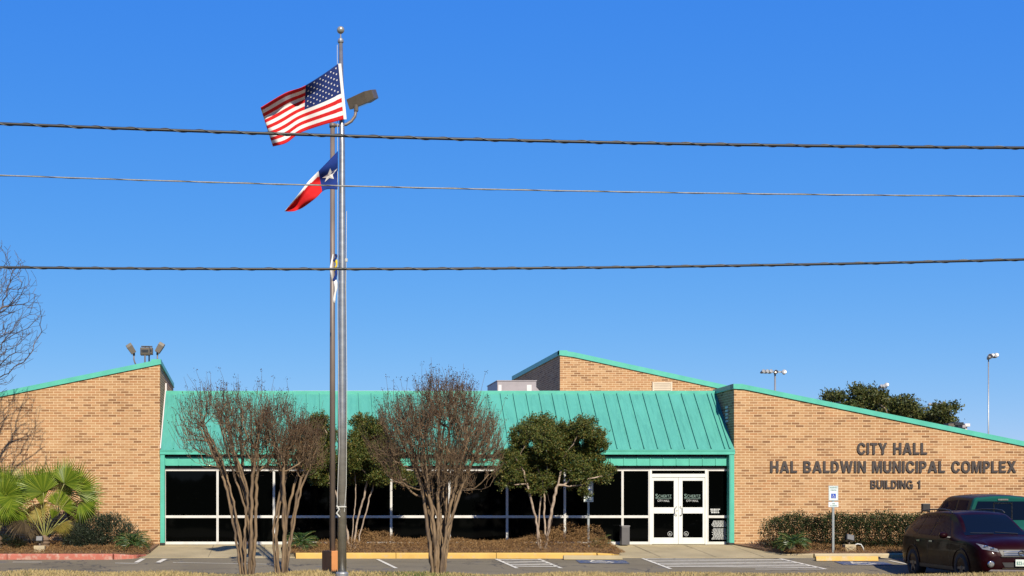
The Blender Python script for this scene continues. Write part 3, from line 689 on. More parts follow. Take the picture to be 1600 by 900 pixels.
# ================================================================== TREES AND PLANTS
class Tree:
    """minimum-wiring tree grown from stems towards target points"""
    def __init__(s, seed): s.p = []; s.par = []; s.len = []; s.rng = np.random.default_rng(seed)
    def add(s, p, par):
        s.p.append(np.array(p, float)); s.par.append(par)
        s.len.append(0 if par < 0 else s.len[par]+np.linalg.norm(s.p[-1]-s.p[par])); return len(s.p)-1
    def stem(s, pts, par=-1, step=.12, jit=.008):
        pts = [np.array(p, float) for p in pts]; k = par
        # smooth (Catmull) resample
        P_ = [pts[0]*2-pts[1]]+pts+[pts[-1]*2-pts[-2]]
        for i in range(1, len(P_)-2):
            n = max(1, int(np.linalg.norm(P_[i+1]-P_[i])/step))
            for j in range(n):
                if i == 1 and j == 0 and par >= 0: continue
                t = j/n; a, b, c, d = P_[i-1:i+3]
                q = .5*((2*b)+(-a+c)*t+(2*a-5*b+4*c-d)*t*t+(-a+3*b-3*c+d)*t**3)
                k = s.add(q+s.rng.normal(0, jit, 3), k)
        return s.add(pts[-1], k)
    def grow(s, targets, bf=.35, step=.12, jit=.012, lift=.12, minlen=0):
        cap = len(s.p)+len(targets)*14; A = np.zeros((cap, 3)); L = np.zeros(cap); n = len(s.p)
        A[:n] = s.p; L[:n] = s.len
        ok = np.ones(cap, bool); 
        for i in range(n): ok[i] = L[i] >= minlen
        for t in targets:
            d = np.linalg.norm(A[:n]-t, axis=1)
            cost = d+bf*L[:n]+np.where(A[:n, 2] > t[2]+.02, .5*(A[:n, 2]-t[2]), 0)+np.where(ok[:n], 0, 50)
            i = int(cost.argmin()); a = A[i].copy(); k = i; m = max(1, min(12, int(d[i]/step)))
            out = np.array([t[0]-a[0], t[1]-a[1], 0])
            for j in range(1, m+1):
                f = j/m; q = a+(t-a)*f; q = q-np.array([0, 0, 1])*lift*d[i]*math.sin(math.pi*f)*.5
                if j < m: q = q+s.rng.normal(0, jit, 3)
                k = s.add(q, k); A[n] = q; L[n] = s.len[-1]; n += 1
    def radii(s, tip=.0028, ex=2.3, rmax=None, taper=True):
        n = len(s.p); w = np.zeros(n); has = np.zeros(n, bool)
        for i in range(n-1, -1, -1):
            if not has[i]: w[i] = tip**ex
            if s.par[i] >= 0: w[s.par[i]] += w[i]; has[s.par[i]] = True
        r = w**(1/ex)
        if rmax:
            base = r.max(); 
            if base > rmax: r = tip+(r-tip)*(rmax-tip)/(base-tip)
        s.r = r; return r
    def tips(s):
        has = np.zeros(len(s.p), bool)
        for q in s.par:
            if q >= 0: has[q] = True
        return [i for i in range(len(s.p)) if not has[i]]
    def mesh(s, rsplit, sides=(7, 3), origin=(0, 0, 0)):
        """returns MB for thick wood and MB for twigs"""
        kids = [[] for _ in s.p]
        for i, q in enumerate(s.par):
            if q >= 0: kids[q].append(i)
        chains = []; st = [(i, -1) for i, q in enumerate(s.par) if q < 0]
        while st:
            i, pr = st.pop(); ch = [] if pr < 0 else [pr]; rs = [] if pr < 0 else [min(s.r[pr], s.r[i]*1.15)]
            k = i
            while True:
                ch.append(k); rs.append(s.r[k])
                if not kids[k]: break
                ks = sorted(kids[k], key=lambda c: -s.r[c])
                for o in ks[1:]: st.append((o, k))
                k = ks[0]
            chains.append((ch, rs))
        big, small = MB(), MB(); og = Vector(origin)
        for ch, rs in chains:
            pts = [Vector(s.p[i])-og for i in ch]
            # split the chain where it gets thin
            j = next((q for q, r_ in enumerate(rs) if r_ < rsplit), len(rs))
            if j >= 2: big.tube(pts[:min(j+1, len(pts))], rs[:min(j+1, len(pts))], sides[0], cap=False)
            if j < 2: j = 0
            if len(pts)-j >= 2: small.tube(pts[j:], rs[j:], sides[1], cap=False)
        return big, small

def add_leaf_obj(name, sets, mat, parent, origin, label=None):
    v, q = cat_leaf(sets); v = v-np.array(origin)
    o = new_obj(name, fast_mesh(name, v, q), mat, parent)
    if label: o['label'] = label
    return o

def ell_pts(rng, n, c, r, inner=0.0, zbias=0):
    u = unit(rng.normal(size=(n, 3))); rad = rng.uniform(inner**3, 1, n)**(1/3)
    p = u*rad[:, None]; p[:, 2] += zbias*0
    return np.array(c)+p*np.array(r)

# ---- crape myrtles: bare multi-stem shrubs with brown pods
def myrtle(label, base, spread, ztop, crown, nst, ntw, seed, rmax=.05, deadfrac=.0, nsh=1.6, group='bare crape myrtles on the verge', tall=None):
    """crown: list of (cx, cz, rx, ry, rz, weight) relative to base in metres"""
    base = Vector(base); T = Tree(seed); rng = T.rng; bx, by, bz = base
    root = None
    tot = sum(c[5] for c in crown)
    for i in range(nst):
        a = 2*math.pi*(i+.3*rng.random())/nst; c = crown[rng.choice(len(crown), p=[c[5]/tot for c in crown])]
        rr = rng.uniform(.35, 1.0); r0 = .05+.10*rng.random()
        p0 = (bx+math.cos(a)*r0, by+math.sin(a)*r0, bz-.1)
        tx = c[0]+math.cos(a)*c[2]*.62*rr; ty = math.sin(a)*c[3]*.62*rr; hz = c[1]-bz-.15*c[4]
        p1 = (bx+math.cos(a)*(r0+.05)+.12*tx, by+math.sin(a)*r0*1.3+.12*ty, bz+.35*hz)
        p2 = (bx+.52*tx+rng.normal(0, .04), by+.5*ty+rng.normal(0, .04), bz+.72*hz); p3 = (bx+tx, by+ty, bz+hz+.25*c[4])
        T.stem([p0, p1, p2, p3], step=.11, jit=.010)
    pts = []
    for (cx, cz, rx, ry, rz, wgt) in crown:
        n = int(ntw*wgt/tot); q = ell_pts(rng, n, (bx+cx, by, cz), (rx, ry, rz), .25)
        pts.append(q)
    pts = np.concatenate(pts); gap = np.sin(pts[:, 0]*4.6+seed)*np.sin(pts[:, 2]*4.1+seed*1.7)+.5*np.sin(pts[:, 0]*9+pts[:, 2]*7+seed); pts = pts[gap > -.78+.3*rng.random(len(pts))]; rng.shuffle(pts)
    c0 = np.array([bx, by, bz]); d = np.linalg.norm(pts-c0, axis=1)
    order = np.argsort(d+rng.normal(0, .5, len(d))); pts = pts[order]
    T.grow(pts, bf=.30, step=.10, jit=.012, lift=-.10 if False else .14, minlen=1.0)
    T.radii(tip=.0041, ex=2.3, rmax=rmax)
    pa = np.array(T.p); cand = np.where((T.r < .0075) & (pa[:, 2] > bz+.42*(ztop-bz)))[0]; cand = rng.choice(cand, int(ntw*nsh))
    sh = MB(); cc_ = np.array([bx, by, bz+.28*(ztop-bz)]); stips = []
    for i in cand:
        o_ = unit(pa[i]-cc_); d_ = unit(o_*1.0+np.array([0, 0, .75])+rng.normal(0, .28, 3)); L_ = rng.uniform(.12, .40) if rng.random() > .06 else rng.uniform(.4, .75); c_ = rng.normal(0, .03, 3)
        e_ = pa[i]+d_*L_; stips.append(e_); b0 = np.array(base)
        sh.tube([Vector(pa[i]-b0), Vector(pa[i]+d_*L_*.5+c_-b0), Vector(e_-b0)], [.0046, .0038, .0024], 3, cap=False)
    t = thing('crape_myrtle', label, 'tree', base, group=group)
    big, small = T.mesh(.011, (7, 3), base)
    big.build('trunk', M['myrtle'], t, smooth=True); small.add(sh.v, sh.f); tw = small.build('twigs', M['twig'], t)
    # pods: little clusters at the outer tips, more towards the top
    tips = np.array(stips); zz = (tips[:, 2]-bz)/(ztop-bz)
    sel = tips[rng.random(len(tips)) < np.clip((zz-.5)*1.1, .03, .55)]
    pc = np.repeat(sel, 7, 0)+rng.normal(0, .028, (len(sel)*7, 3))
    sets = [leaves(pc, rng.normal(size=pc.shape), .026, .020, rng)]
    add_leaf_obj('seed_pods', sets, M['pod'], tw, base)
    if deadfrac:
        sel = np.array(T.p)[np.array(T.r) < .009]; sel = sel[rng.random(len(sel)) < deadfrac]
        pc = np.repeat(sel, 2, 0)+rng.normal(0, .03, (len(sel)*2, 3))
        add_leaf_obj('dead_leaves', [leaves(pc, rng.normal(size=pc.shape)-np.array([0, 0, .8]), .042, .018, rng)], M['deadleaf'], tw, base)
    return t
YM = -12.5
def mz(p): return Z(p, YM)
def mx(p, c): return (p-c)/S(YM)
myrtle('tallest, densest bare crape myrtle, standing alone right of the flagpole', (X(685, YM), YM, -.30), 1.5, mz(578),
       [(mx(680, 685), mz(692), 1.40, 1.2, 1.16, 1.0), (mx(640, 685), mz(690), .95, .8, .8, .25), (mx(735, 685), mz(712), .66, .7, .85, .3), (mx(690, 685), mz(642), .9, .7, .66, .25)], 21, 3700, 11, .046, .42, 1.25)
myrtle('bare crape myrtle with an open fan of pod-tipped twigs, nearest the tan left wing', (X(388, YM), YM+.1, -.26), 1.5, mz(588),
       [(mx(350, 388), mz(672), 1.06, 1.0, .9, .7), (mx(400, 388), mz(672), .85, .8, .86, .5), (mx(330, 388), mz(656), .7, .6, .55, .25), (mx(380, 388), mz(715), .8, .6, .5, .2)], 13, 2200, 5, .052, .07, .65)
myrtle('smaller brown-leaved crape myrtle directly left of the flagpole', (X(441, YM), YM-.05, -.26), 1.2, mz(640),
       [(mx(440, 441), mz(690), .66, .7, .75, .6), (mx(478, 441), mz(705), .50, .55, .55, .4)], 8, 1500, 23, .048, .45, 1.1)

# ---- evergreen multi-trunk trees by the glass
def evergreen(label, base, trunks, clumps, nleaf, seed, group='evergreen trees in front of the glass'):
    base = Vector(base); T = Tree(seed); rng = T.rng; ends = []
    for tr in trunks: ends.append(T.stem(tr, step=.12, jit=.012))
    cen = np.array([c[:3] for c in clumps])
    tg = []
    for (cx, cy, cz, r, rz) in clumps:
        tg.append(ell_pts(rng, 22, (cx, cy, cz), (r*.8, r*.8, rz*.8), .2))
    tg = np.concatenate(tg); tg = tg[np.argsort(np.linalg.norm(tg-np.array(base), axis=1)+rng.normal(0, .2, len(tg)))]
    T.grow(tg, bf=.35, step=.14, lift=.12, minlen=.9); T.radii(tip=.004, ex=2.2, rmax=.072)
    t = thing('evergreen_tree', label, 'tree', base, group=group)
    big, small = T.mesh(.011, (8, 3), base)
    big.build('trunk', M['evbark'], t, smooth=True)
    small.build('branches', M['stem'], t)
    sets = []; extra = []
    for (cx, cy, cz, r, rz) in clumps:
        for _ in range(4):
            u = unit(rng.normal(size=3)); extra.append((cx+u[0]*r*.95, cy+u[1]*r*.95, cz+u[2]*rz*.9, r*rng.uniform(.28, .5), rz*rng.uniform(.3, .5)))
    clumps = list(clumps)+extra
    tot = sum(c[3]**2*c[4] for c in clumps)
    for (cx, cy, cz, r, rz) in clumps:
        n = int(nleaf*r*r*rz/tot)
        ns = max(6, n//26); u = unit(rng.normal(size=(ns, 3)))
        rad = rng.uniform(.35, 1.08, ns)**.6
        sp = np.array((cx, cy, cz))+u*rad[:, None]*np.array((r, r, rz))   # spray tips
        d = unit(u+np.array([0, 0, .45])+rng.normal(0, .35, u.shape))
        k = 26; f = rng.uniform(-.24, .05, (ns, k, 1)); q = (sp[:, None, :]+d[:, None, :]*f+rng.normal(0, .022, (ns, k, 3))).reshape(-1, 3)
        dd = (d[:, None, :]+rng.normal(0, .65, (ns, k, 3))).reshape(-1, 3)
        sets.append(leaves(q, dd, .058, .028, rng))
    add_leaf_obj('crown', sets, M['evleaf'], t, base)
    return t
def clumps_from_px(lst, Y, rng):
    out = []
    for (px, py, r, rz) in lst:
        out.append((X(px, Y), Y+rng.uniform(-.6, .5), Z(py, Y), r*1.02/S(Y), rz*1.35/S(Y)))
    return out
rr = np.random.default_rng(4); YE = -1.9
cl = clumps_from_px([(838, 665, 20, 14), (822, 678, 20, 13), (858, 660, 18, 12), (905, 668, 20, 13), (925, 680, 20, 11), (886, 676, 22, 14), (935, 690, 17, 9), (850, 690, 24, 16), (815, 700, 18, 13), (875, 700, 26, 16), (910, 702, 22, 13),
                     (800, 716, 20, 13), (795, 735, 19, 12), (830, 722, 24, 15), (862, 728, 22, 14), (892, 726, 22, 14), (925, 722, 22, 12), (943, 735, 15, 9), (908, 742, 18, 11), (848, 748, 20, 11), (820, 748, 17, 9), (872, 752, 16, 9), (805, 684, 11, 9), (908, 762, 10, 8), (788, 752, 12, 8), (895, 750, 14, 9), (868, 682, 22, 14), (945, 692, 12, 6), (950, 738, 10, 5), (938, 746, 11, 6), (838, 764, 12, 7), (783, 738, 11, 8), (930, 705, 14, 9), (855, 712, 26, 14)], YE, rr)
b = (X(850, YE), YE, zb(YE)-.02)
def ep(px, py, dy=0): return (X(px, YE), YE+dy, Z(py, YE))
evergreen('dense evergreen with pale forked trunks beside the parking sign nearest the doors', b,
          [[ep(846, 858), ep(843, 820, .1), ep(846, 770, .1), ep(842, 720, .2)], [ep(852, 858), ep(858, 815, -.1), ep(866, 775, -.1), ep(880, 720, -.2)], [ep(842, 858), ep(838, 815), ep(828, 775), ep(815, 725)], [ep(855, 858), ep(852, 820, .05), ep(852, 770, .1), ep(858, 700)], [ep(848, 858, -.1), ep(856, 828, -.15), ep(862, 800, -.1), ep(848, 760, -.2), ep(835, 715)]], cl, 120000, 31)
cl = clumps_from_px([(500, 655, 13, 10), (492, 672, 16, 12), (512, 680, 16, 13), (485, 692, 16, 12), (505, 705, 20, 14), (490, 725, 20, 13), (520, 730, 18, 12), (565, 660, 17, 12), (585, 668, 18, 12), (570, 685, 22, 14), (596, 690, 20, 13), (550, 705, 20, 14), (580, 712, 24, 14), (610, 710, 20, 13),
                     (560, 738, 22, 13), (590, 742, 22, 13), (618, 735, 18, 12), (548, 722, 18, 12), (536, 745, 14, 10), (500, 745, 16, 10), (640, 745, 14, 9), (478, 708, 12, 9)], YE, rr)
evergreen('dark evergreen with pale bent stems, directly behind the flagpole', (X(560, YE), YE, zb(YE)-.02),
          [[ep(553, 858), ep(558, 815, .1), ep(570, 770), ep(582, 715)], [ep(549, 858), ep(552, 815), ep(556, 770), ep(552, 715)], [ep(556, 858), ep(566, 825, .1), ep(575, 790), ep(590, 730)], [ep(547, 858), ep(535, 800), ep(518, 755), ep(500, 700)]], cl, 105000, 33)

# ---- bare tree off the left edge whose branches reach into view
T = Tree(7); YT = -5.0; rng = T.rng
bx = -10.6; T.stem([(bx, YT, -.3), (bx+.05, YT, 1.2), (bx+.1, YT+.05, 2.6)], step=.2)
for i in range(7):
    a = 2*math.pi*i/7; T.stem([(bx+.1, YT+.05, 2.6), (bx+.1+math.cos(a)*.7, YT+math.sin(a)*.7, 3.9), (bx+.1+math.cos(a)*1.6, YT+math.sin(a)*1.6, 5.2)], par=len(T.p)-1 if i == 0 else 13, step=.2)
tg = ell_pts(rng, 4200, (bx+.70, YT, 6.45), (3.4, 2.7, 2.75), .45); tg = tg[np.argsort(np.linalg.norm(tg-np.array([bx, YT, 1.5]), axis=1)+rng.normal(0, .7, len(tg)))]
T.grow(tg, bf=.45, step=.16, jit=.03, lift=.03, minlen=2.6); T.radii(tip=.0052, ex=2.4, rmax=.15)
t = thing('bare_tree', 'leafless winter tree reaching in from the left edge above the brick wing', 'tree', (bx, YT, -.3))
big, small = T.mesh(.022, (8, 3), (bx, YT, -.3)); big.build('trunk', M['barebark'], t, smooth=True); small.build('branches', M['barebark'], t)

# ---- generic leafy mass
def shell_leaves(rng, blobs, n, L, Wd, up=.4, inner=.55, floor=None):
    tot = sum(b[3]*b[4]+b[4]*b[5] for b in blobs); sets = []
    for (cx, cy, cz, rx, ry, rz) in blobs:
        k = int(n*(rx*ry+ry*rz)/tot); u = unit(rng.normal(size=(k, 3))); rad = rng.uniform(inner, 1.06, k)
        nz_ = 1+.10*np.sin(u[:, 0]*7+cx*3)+.08*np.sin(u[:, 2]*9+cy*5)
        p = np.array((cx, cy, cz))+u*(rad*nz_)[:, None]*np.array((rx, ry, rz)); d = u+np.array([0, 0, up])+rng.normal(0, .5, u.shape)
        if floor is not None: kk = p[:, 2] > floor; p = p[kk]; d = d[kk]
        sets.append(leaves(p, d, L, Wd, rng))
    return sets
def stems_mb(rng, base, tops, r=.008):
    m = MB()
    for t_ in tops:
        b_ = Vector((rng.normal(0, .06), rng.normal(0, .06), -.05)); t_ = Vector(t_); mid_ = b_.lerp(t_, .5)+Vector((rng.normal(0, .04), rng.normal(0, .04), .05))
        m.tube([b_, mid_, t_], [r, r*.8, r*.4], 4, cap=False)
    return m
def shrub(name, label, cat, px, pyb, Y, blobs, n, L, Wd, mat, seed, up=.4, inner=.55, stems=14):
    """blobs in photo pixels: (px, py, rx, rz), depth radius taken as mean"""
    rng = np.random.default_rng(seed); base = Vector((X(px, Y), Y, Z(pyb, Y)))
    bl = [(X(a, Y)-base.x, rng.uniform(-.1, .1), Z(b_, Y)-base.z, rx/S(Y), min(rx, 60)*.8/S(Y), rz/S(Y)) for a, b_, rx, rz in blobs]
    t = thing(name, label, cat, base)
    v, q = cat_leaf(shell_leaves(rng, bl, n, L, Wd, up, inner, floor=-.02)); new_obj('foliage', fast_mesh('foliage', v, q), mat, t)
    tops = [(b_[0]+rng.normal(0, b_[3]*.4), b_[1]+rng.normal(0, b_[4]*.4), b_[2]+b_[5]*.3) for b_ in bl for _ in range(max(2, stems//len(bl)))]
    stems_mb(rng, base, tops).build('stems', M['stem'], t)
    return t
shrub('oleander', 'dark grey-green oleander bush between the fan palms and the sago at the left wing', 'shrub', 142, 858, -1.7,
      [(120, 838, 26, 20), (150, 832, 30, 26), (178, 828, 26, 24), (200, 838, 20, 18), (165, 818, 18, 14), (140, 845, 34, 16)], 12000, .09, .018, M['oleander'], 2, up=.9)
shrub('clipped_shrub', 'low rounded brownish shrub at the far left edge under the palm', 'shrub', 18, 862, -1.9,
      [(10, 850, 30, 15), (28, 852, 14, 11), (-15, 850, 22, 14)], 6000, .035, .02, M['hedge'], 3)

# hedge across the right wing
YH = -1.55; rng = np.random.default_rng(8); hb = Vector((X(1330, YH), YH, zb(YH)-.03))
bl = []
for px in range(1212, 1640, 17):
    top = 806+3*math.sin(px*.09)+rng.uniform(-2, 3); 
    if px < 1225: top = 812
    cz = (top+856)/2; rz = (856-top)/2+2
    for dy in (-.25, .3): bl.append((X(px, YH)-hb.x, dy, Z(cz, YH)-hb.z, .36, .42, rz/S(YH)))
t = thing('hedge', 'long dark clipped hedge along the foot of the right brick wing', 'hedge', hb)
lo = [q for q in bl]; v, q = cat_leaf(shell_leaves(rng, bl, 60000, .045, .026, .3, .7, floor=-.02)); 
new_obj('foliage', fast_mesh('foliage', v, q), M['hedge'], t)
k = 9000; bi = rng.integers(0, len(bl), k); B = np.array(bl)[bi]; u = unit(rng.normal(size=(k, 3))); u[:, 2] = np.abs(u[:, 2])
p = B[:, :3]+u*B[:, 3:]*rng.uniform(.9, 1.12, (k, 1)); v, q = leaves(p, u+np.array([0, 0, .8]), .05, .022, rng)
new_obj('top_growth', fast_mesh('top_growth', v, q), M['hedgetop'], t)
m = stems_mb(rng, hb, []); 
for x in np.linspace(-2.4, 5.5, 60): m.tube([(x, rng.normal(0, .1), -.02), (x+rng.normal(0, .1), rng.normal(0, .15), .4), (x+rng.normal(0, .2), rng.normal(0, .2), .85)], [.012, .009, .004], 4, cap=False)
m.build('stems', M['stem'], t)

# ---- sago palms
def sago(label, px, py, Y, nfr, Lf, seed, droop=1.0):
    rng = np.random.default_rng(seed); base = Vector((X(px, Y), Y, Z(py, Y))); t = thing('sago_palm', label, 'plant', base, group='sago palms in the beds')
    m = MB(); m.lathe([(.09, -.08), (.10, .03), (.08, .12), (.03, .17)], 10); m.build('trunk', M['palmtrunk'], t, smooth=True)
    st = MB(); sets = []
    for i in range(nfr):
        a = 2.399*i+rng.uniform(-.1, .1); el = R(78-68*(i/nfr)**.8+rng.uniform(-5, 5)); L = Lf*rng.uniform(.85, 1.1); k = 12
        h = np.array([math.cos(a), math.sin(a), 0]); pts = []; p = np.array([0, 0, .13]); e = el
        for j in range(k+1):
            pts.append(p.copy()); dirv = h*math.cos(e)+np.array([0, 0, math.sin(e)]); p = p+dirv*L/k; e -= R(6.2*droop)
        st.tube([Vector(q) for q in pts], [.010*(1-.8*j/k) for j in range(k+1)], 4, cap=False)
        side = np.array([-math.sin(a), math.cos(a), 0]); pp = []; dd = []; ll = []
        for j in np.linspace(1.5, k, 30):
            f = j/k; i0 = min(int(j), k-1); q = pts[i0]+(pts[i0+1]-pts[i0])*(j-i0); tv = unit(pts[i0+1]-pts[i0]); up = np.cross(tv, side)
            if up[2] < 0: up = -up
            for s_ in (-1, 1): pp.append(q); dd.append(tv*.45+side*s_+up*.35); ll.append(.17*Lf/.6*(math.sin(math.pi*min(1, f*.85+.12))**.6+.15))
        pp = np.array(pp); dd = np.array(dd); ll = np.array(ll); v, q = leaves(pp, dd, 1, .011, rng, .0)
        d_ = unit(dd); v = v.reshape(-1, 4, 3); w_ = v[:, 1]-v[:, 3]; v[:, 2] = pp+d_*ll[:, None]; mid_ = pp+d_*ll[:, None]*.4; v[:, 1] = mid_+w_*.5; v[:, 3] = mid_-w_*.5
        sets.append((v.reshape(-1, 3), q))
    st.build('fronds', M['petiole'], t); v, q = cat_leaf(sets); new_obj('leaflets', fast_mesh('leaflets', v, q), M['sago'], t)
    return t
sago('sago palm with spreading glossy fronds at the right end of the left bed', 208, 858, -2.3, 34, .62, 1)
sago('sago palm in the shade behind the smaller myrtle, left of the lamp post', 470, 858, -2.2, 26, .60, 2)
sago('sago palm tucked against the hedge beside the entrance walk', 1238, 858, -2.4, 34, .56, 3)
sago('small bright sago palm beside the parking sign near the grey bin', 939, 858, -1.2, 16, .42, 4)

# ---- fan palms
def fan_palm(label, px, py, Y, fr, seed, tr=.3):
    rng = np.random.default_rng(seed); base = Vector((X(px, Y), Y, Z(py, Y))); t = thing('fan_palm', label, 'plant', base, group='fan palms against the left wing')
    m = MB(); prof = [(.13, -.1)]+[(.13+.03*(i % 2), .03+tr*i/6) for i in range(7)]+[(.05, tr+.12)]
    m.lathe(prof, 12); m.build('trunk', M['palmtrunk'], t, smooth=False)
    for (hx, hz, azdeg, rad, kind) in fr:
        # petiole from trunk top to the hub, then the fan
        p0 = Vector((0, 0, tr)); yd = rng.uniform(-.45, .25); hub = Vector((hx, yd, hz)); ctrl = p0.lerp(hub, .5)+Vector((0, 0, .12+.1*rng.random()))
        pts = [p0*(1-s_)**2+ctrl*2*s_*(1-s_)+hub*s_*s_ for s_ in np.linspace(0, 1, 8)]
        mt = {'g': M['palm'], 'e': M['palm'], 'y': M['palmtip'], 'd': M['palmdeadshade']}[kind]
        fo = MB(); fo.tube(pts, [.014]*4+[.011]*4, 5); f = fo.build('frond', M['petiole'] if kind != 'd' else M['palmdeadshade'], t, smooth=True)
        d = (hub-pts[-2]).normalized(); ang = R(azdeg); d = Vector((math.cos(ang), rng.uniform(-.35, .15), math.sin(ang))).normalized()
        toview = Vector((rng.uniform(-.55, .55), -1, rng.uniform(-.1, .8))).normalized()
        side = d.cross(toview).normalized(); nn = side.cross(d).normalized()
        if nn.y > 0: nn = -nn
        nseg = {'g': 34, 'y': 30, 'd': 24, 'e': 14}[kind]; b = MB(); spread = {'g': 92, 'y': 80, 'd': 62, 'e': 30}[kind]
        for i in range(nseg):
            th0 = R(-spread+2*spread*i/nseg); th1 = R(-spread+2*spread*(i+1)/nseg); thm = (th0+th1)/2
            L = rad*(.74+.26*math.cos(thm*.75))*rng.uniform(.9, 1.08); rj = L*.55; cup = .16
            def pt(th, r_, hgt=0): return hub+d*math.cos(th)*r_+side*math.sin(th)*r_+nn*(hgt-cup*(r_/rad)**2*rad*abs(math.sin(th))*.9)
            a_ = pt(th0, rj); c_ = pt(th1, rj); mm_ = pt(thm, rj, .018); r2 = L*.76; w2 = .30
            e0 = pt(thm-(thm-th0)*w2, r2, -.01); e1 = pt(thm+(th1-thm)*w2, r2, -.01)
            drp = Vector((0, 0, -1))*rad*(.0+.07*rng.random()*(3 if kind == 'd' else 1)); tip = pt(thm, L)+drp; h0 = pt(thm, .02)
            b.add([h0, a_, mm_, c_, e0, e1, tip], [(0, 1, 2), (0, 2, 3), (1, 4, 2), (2, 5, 3), (2, 4, 6), (2, 6, 5)])
        b.build('fan_blade', mt, f)
    return t
s52 = S(-1.8)
def fr_px(cx, lst, Y=-1.8, py0=858): return [((x-cx)/S(Y), (py0-y)/S(Y), a, r/S(Y), k) for x, y, a, r, k in lst]
fan_palm('larger fan palm with bright green fans, in front of the left brick wing', 70, 858, -1.8,
    fr_px(70, [(46, 774, 106, 56, 'g'), (86, 768, 78, 54, 'g'), (118, 768, 44, 52, 'g'), (124, 782, 4, 46, 'g'), (128, 794, -42, 34, 'g'), (24, 776, 165, 46, 'g'), (66, 790, 93, 60, 'e'), (50, 788, -72, 42, 'y'),
               (42, 812, -112, 34, 'd'), (102, 800, -12, 34, 'd'), (92, 792, 58, 40, 'g'), (70, 770, 120, 46, 'g'), (104, 756, 66, 46, 'g'), (34, 792, -150, 38, 'g'), (84, 812, 75, 26, 'e'), (56, 825, -85, 26, 'd'), (96, 818, -60, 24, 'y')]), 5, .30)
fan_palm('fan palm cut by the left edge of the view, its old fronds hanging, coloured dark as in shade', -4, 860, -2.1,
    fr_px(-4, [(6, 768, 98, 52, 'g'), (18, 776, 40, 42, 'g'), (-12, 776, 150, 46, 'g'), (6, 788, -20, 40, 'g'), (10, 796, -78, 40, 'd'), (-6, 795, -110, 36, 'd'), (4, 776, 70, 48, 'g'), (0, 790, 90, 40, 'e')], -2.1, 860), 9, .35)

# ---- dry brown ground cover in the beds
def cover(name, label, px0, px1, y0, y1, hf, n, seed, mat='dry'):
    rng = np.random.default_rng(seed); x = rng.uniform(X(px0, -2), X(px1, -2), n); y = rng.uniform(y0, y1, n)
    h = hf(x, y); k = h > .005; x, y, h = x[k], y[k], h[k]; n = len(x)
    f = 1-rng.random(n)**2.2*.9; z = .0+zb(0)+y*.062+h*f
    d = np.stack([rng.normal(0, 1, n), rng.normal(0, 1, n), rng.uniform(-.1, 1.2, n)], 1)
    v, q = leaves(np.stack([x, y, z], 1), d, .075, .011, rng, .5)
    o = new_obj(name, fast_mesh(name, v, q), M[mat]); tag(o, label, 'ground cover', kind='stuff'); return o
def hcen(x, y):
    px = VX+x*S(-2); base = .10+.04*np.sin(x*3.1)*np.sin(y*4)+.03*np.sin(x*7.3+y*3)
    mound = .38*np.exp(-((px-585)/48)**2)+.50*np.exp(-((px-885)/62)**2)+.16*np.exp(-((px-700)/60)**2)+.22*np.exp(-((px-940)/30)**2)
    low = .05*np.exp(-((px-480)/40)**2)
    edge = np.clip((y+2.97)/.6, .12, 1)*np.clip((9.95-x)/.5, 0, 1)
    return (base+mound*np.exp(-((y+1.5)/.9)**2)*(1+.25*np.sin(x*9+y*5))-low)*edge
cover('ground_cover', 'brown dead ground cover heaped in the centre bed under the trees', 452, 968, -2.97, -.1, hcen, 52000, 1)
cover('ground_cover', 'thin brown ground cover and litter in the bed of the left palms', -60, 232, -3.2, -.2, lambda x, y: (.06+.05*np.sin(x*5+y*2)**2+.10*np.exp(-((x+5.2)/1.0)**2)*np.exp(-((y+2.6)/.4)**2))*np.clip((y+3.25)/.4, .15, 1), 22000, 2)
cover('ground_cover', 'tan litter and dry tufts along the hedge foot in the right bed', 1215, 1600, -2.8, -.3, lambda x, y: (.05+.05*np.sin(x*6+y*3)**2+.13*np.exp(-((x-15.6)/.9)**2))*np.clip((y+2.85)/.4, .15, 1)*np.clip((x-14.0-(-y-.5)*.35)/.3, 0, 1), 22000, 3)

# ---- tree beyond the right wing
rng = np.random.default_rng(12); YO = 24.0; so_ = S(YO); ob_ = Vector((X(1385, YO), YO, -.4))
T = Tree(12); tp_ = lambda px, py, dy=0: (X(px, YO), YO+dy, Z(py, YO))
T.stem([(ob_.x, YO, -.4), (ob_.x, YO, 1.6), (ob_.x+.1, YO, 3.0)], step=.3)
cls = [(1300, 622, 8, 4), (1312, 618, 9, 6), (1326, 614, 9, 6), (1343, 618, 12, 8), (1335, 634, 22, 10), (1362, 622, 10, 7), (1380, 626, 12, 7), (1395, 634, 16, 9), (1412, 630, 9, 7), (1430, 636, 12, 8), (1446, 645, 13, 7), (1462, 652, 9, 5), (1470, 640, 4, 3), (1405, 646, 24, 11), (1438, 656, 22, 9), (1380, 650, 30, 14), (1425, 660, 26, 12), (1345, 655, 26, 14), (1315, 642, 16, 10), (1465, 660, 12, 8), (1370, 668, 36, 12), (1420, 675, 30, 12), (1330, 668, 30, 12)]
cls = [(X(a, YO), YO+rng.uniform(-1.5, 1.5), Z(b_, YO), r/so_, q/so_) for a, b_, r, q in cls]
tg = np.concatenate([ell_pts(rng, 26, c[:3], (c[3]*1.1, c[3]*1.1, c[4]*1.25), .5) for c in cls])
tg = tg[np.argsort(np.linalg.norm(tg-np.array(ob_), axis=1))]; T.grow(tg, .3, .3, .03, .1, 2.0); T.radii(.009, 2.3, .2)
t = thing('live_oak', 'olive live oak rising behind the sloping right wing', 'tree', ob_)
big, small = T.mesh(.03, (7, 3), ob_); big.build('trunk', M['evbark'], t); small.build('branches', M['stem'], t)
sets = []
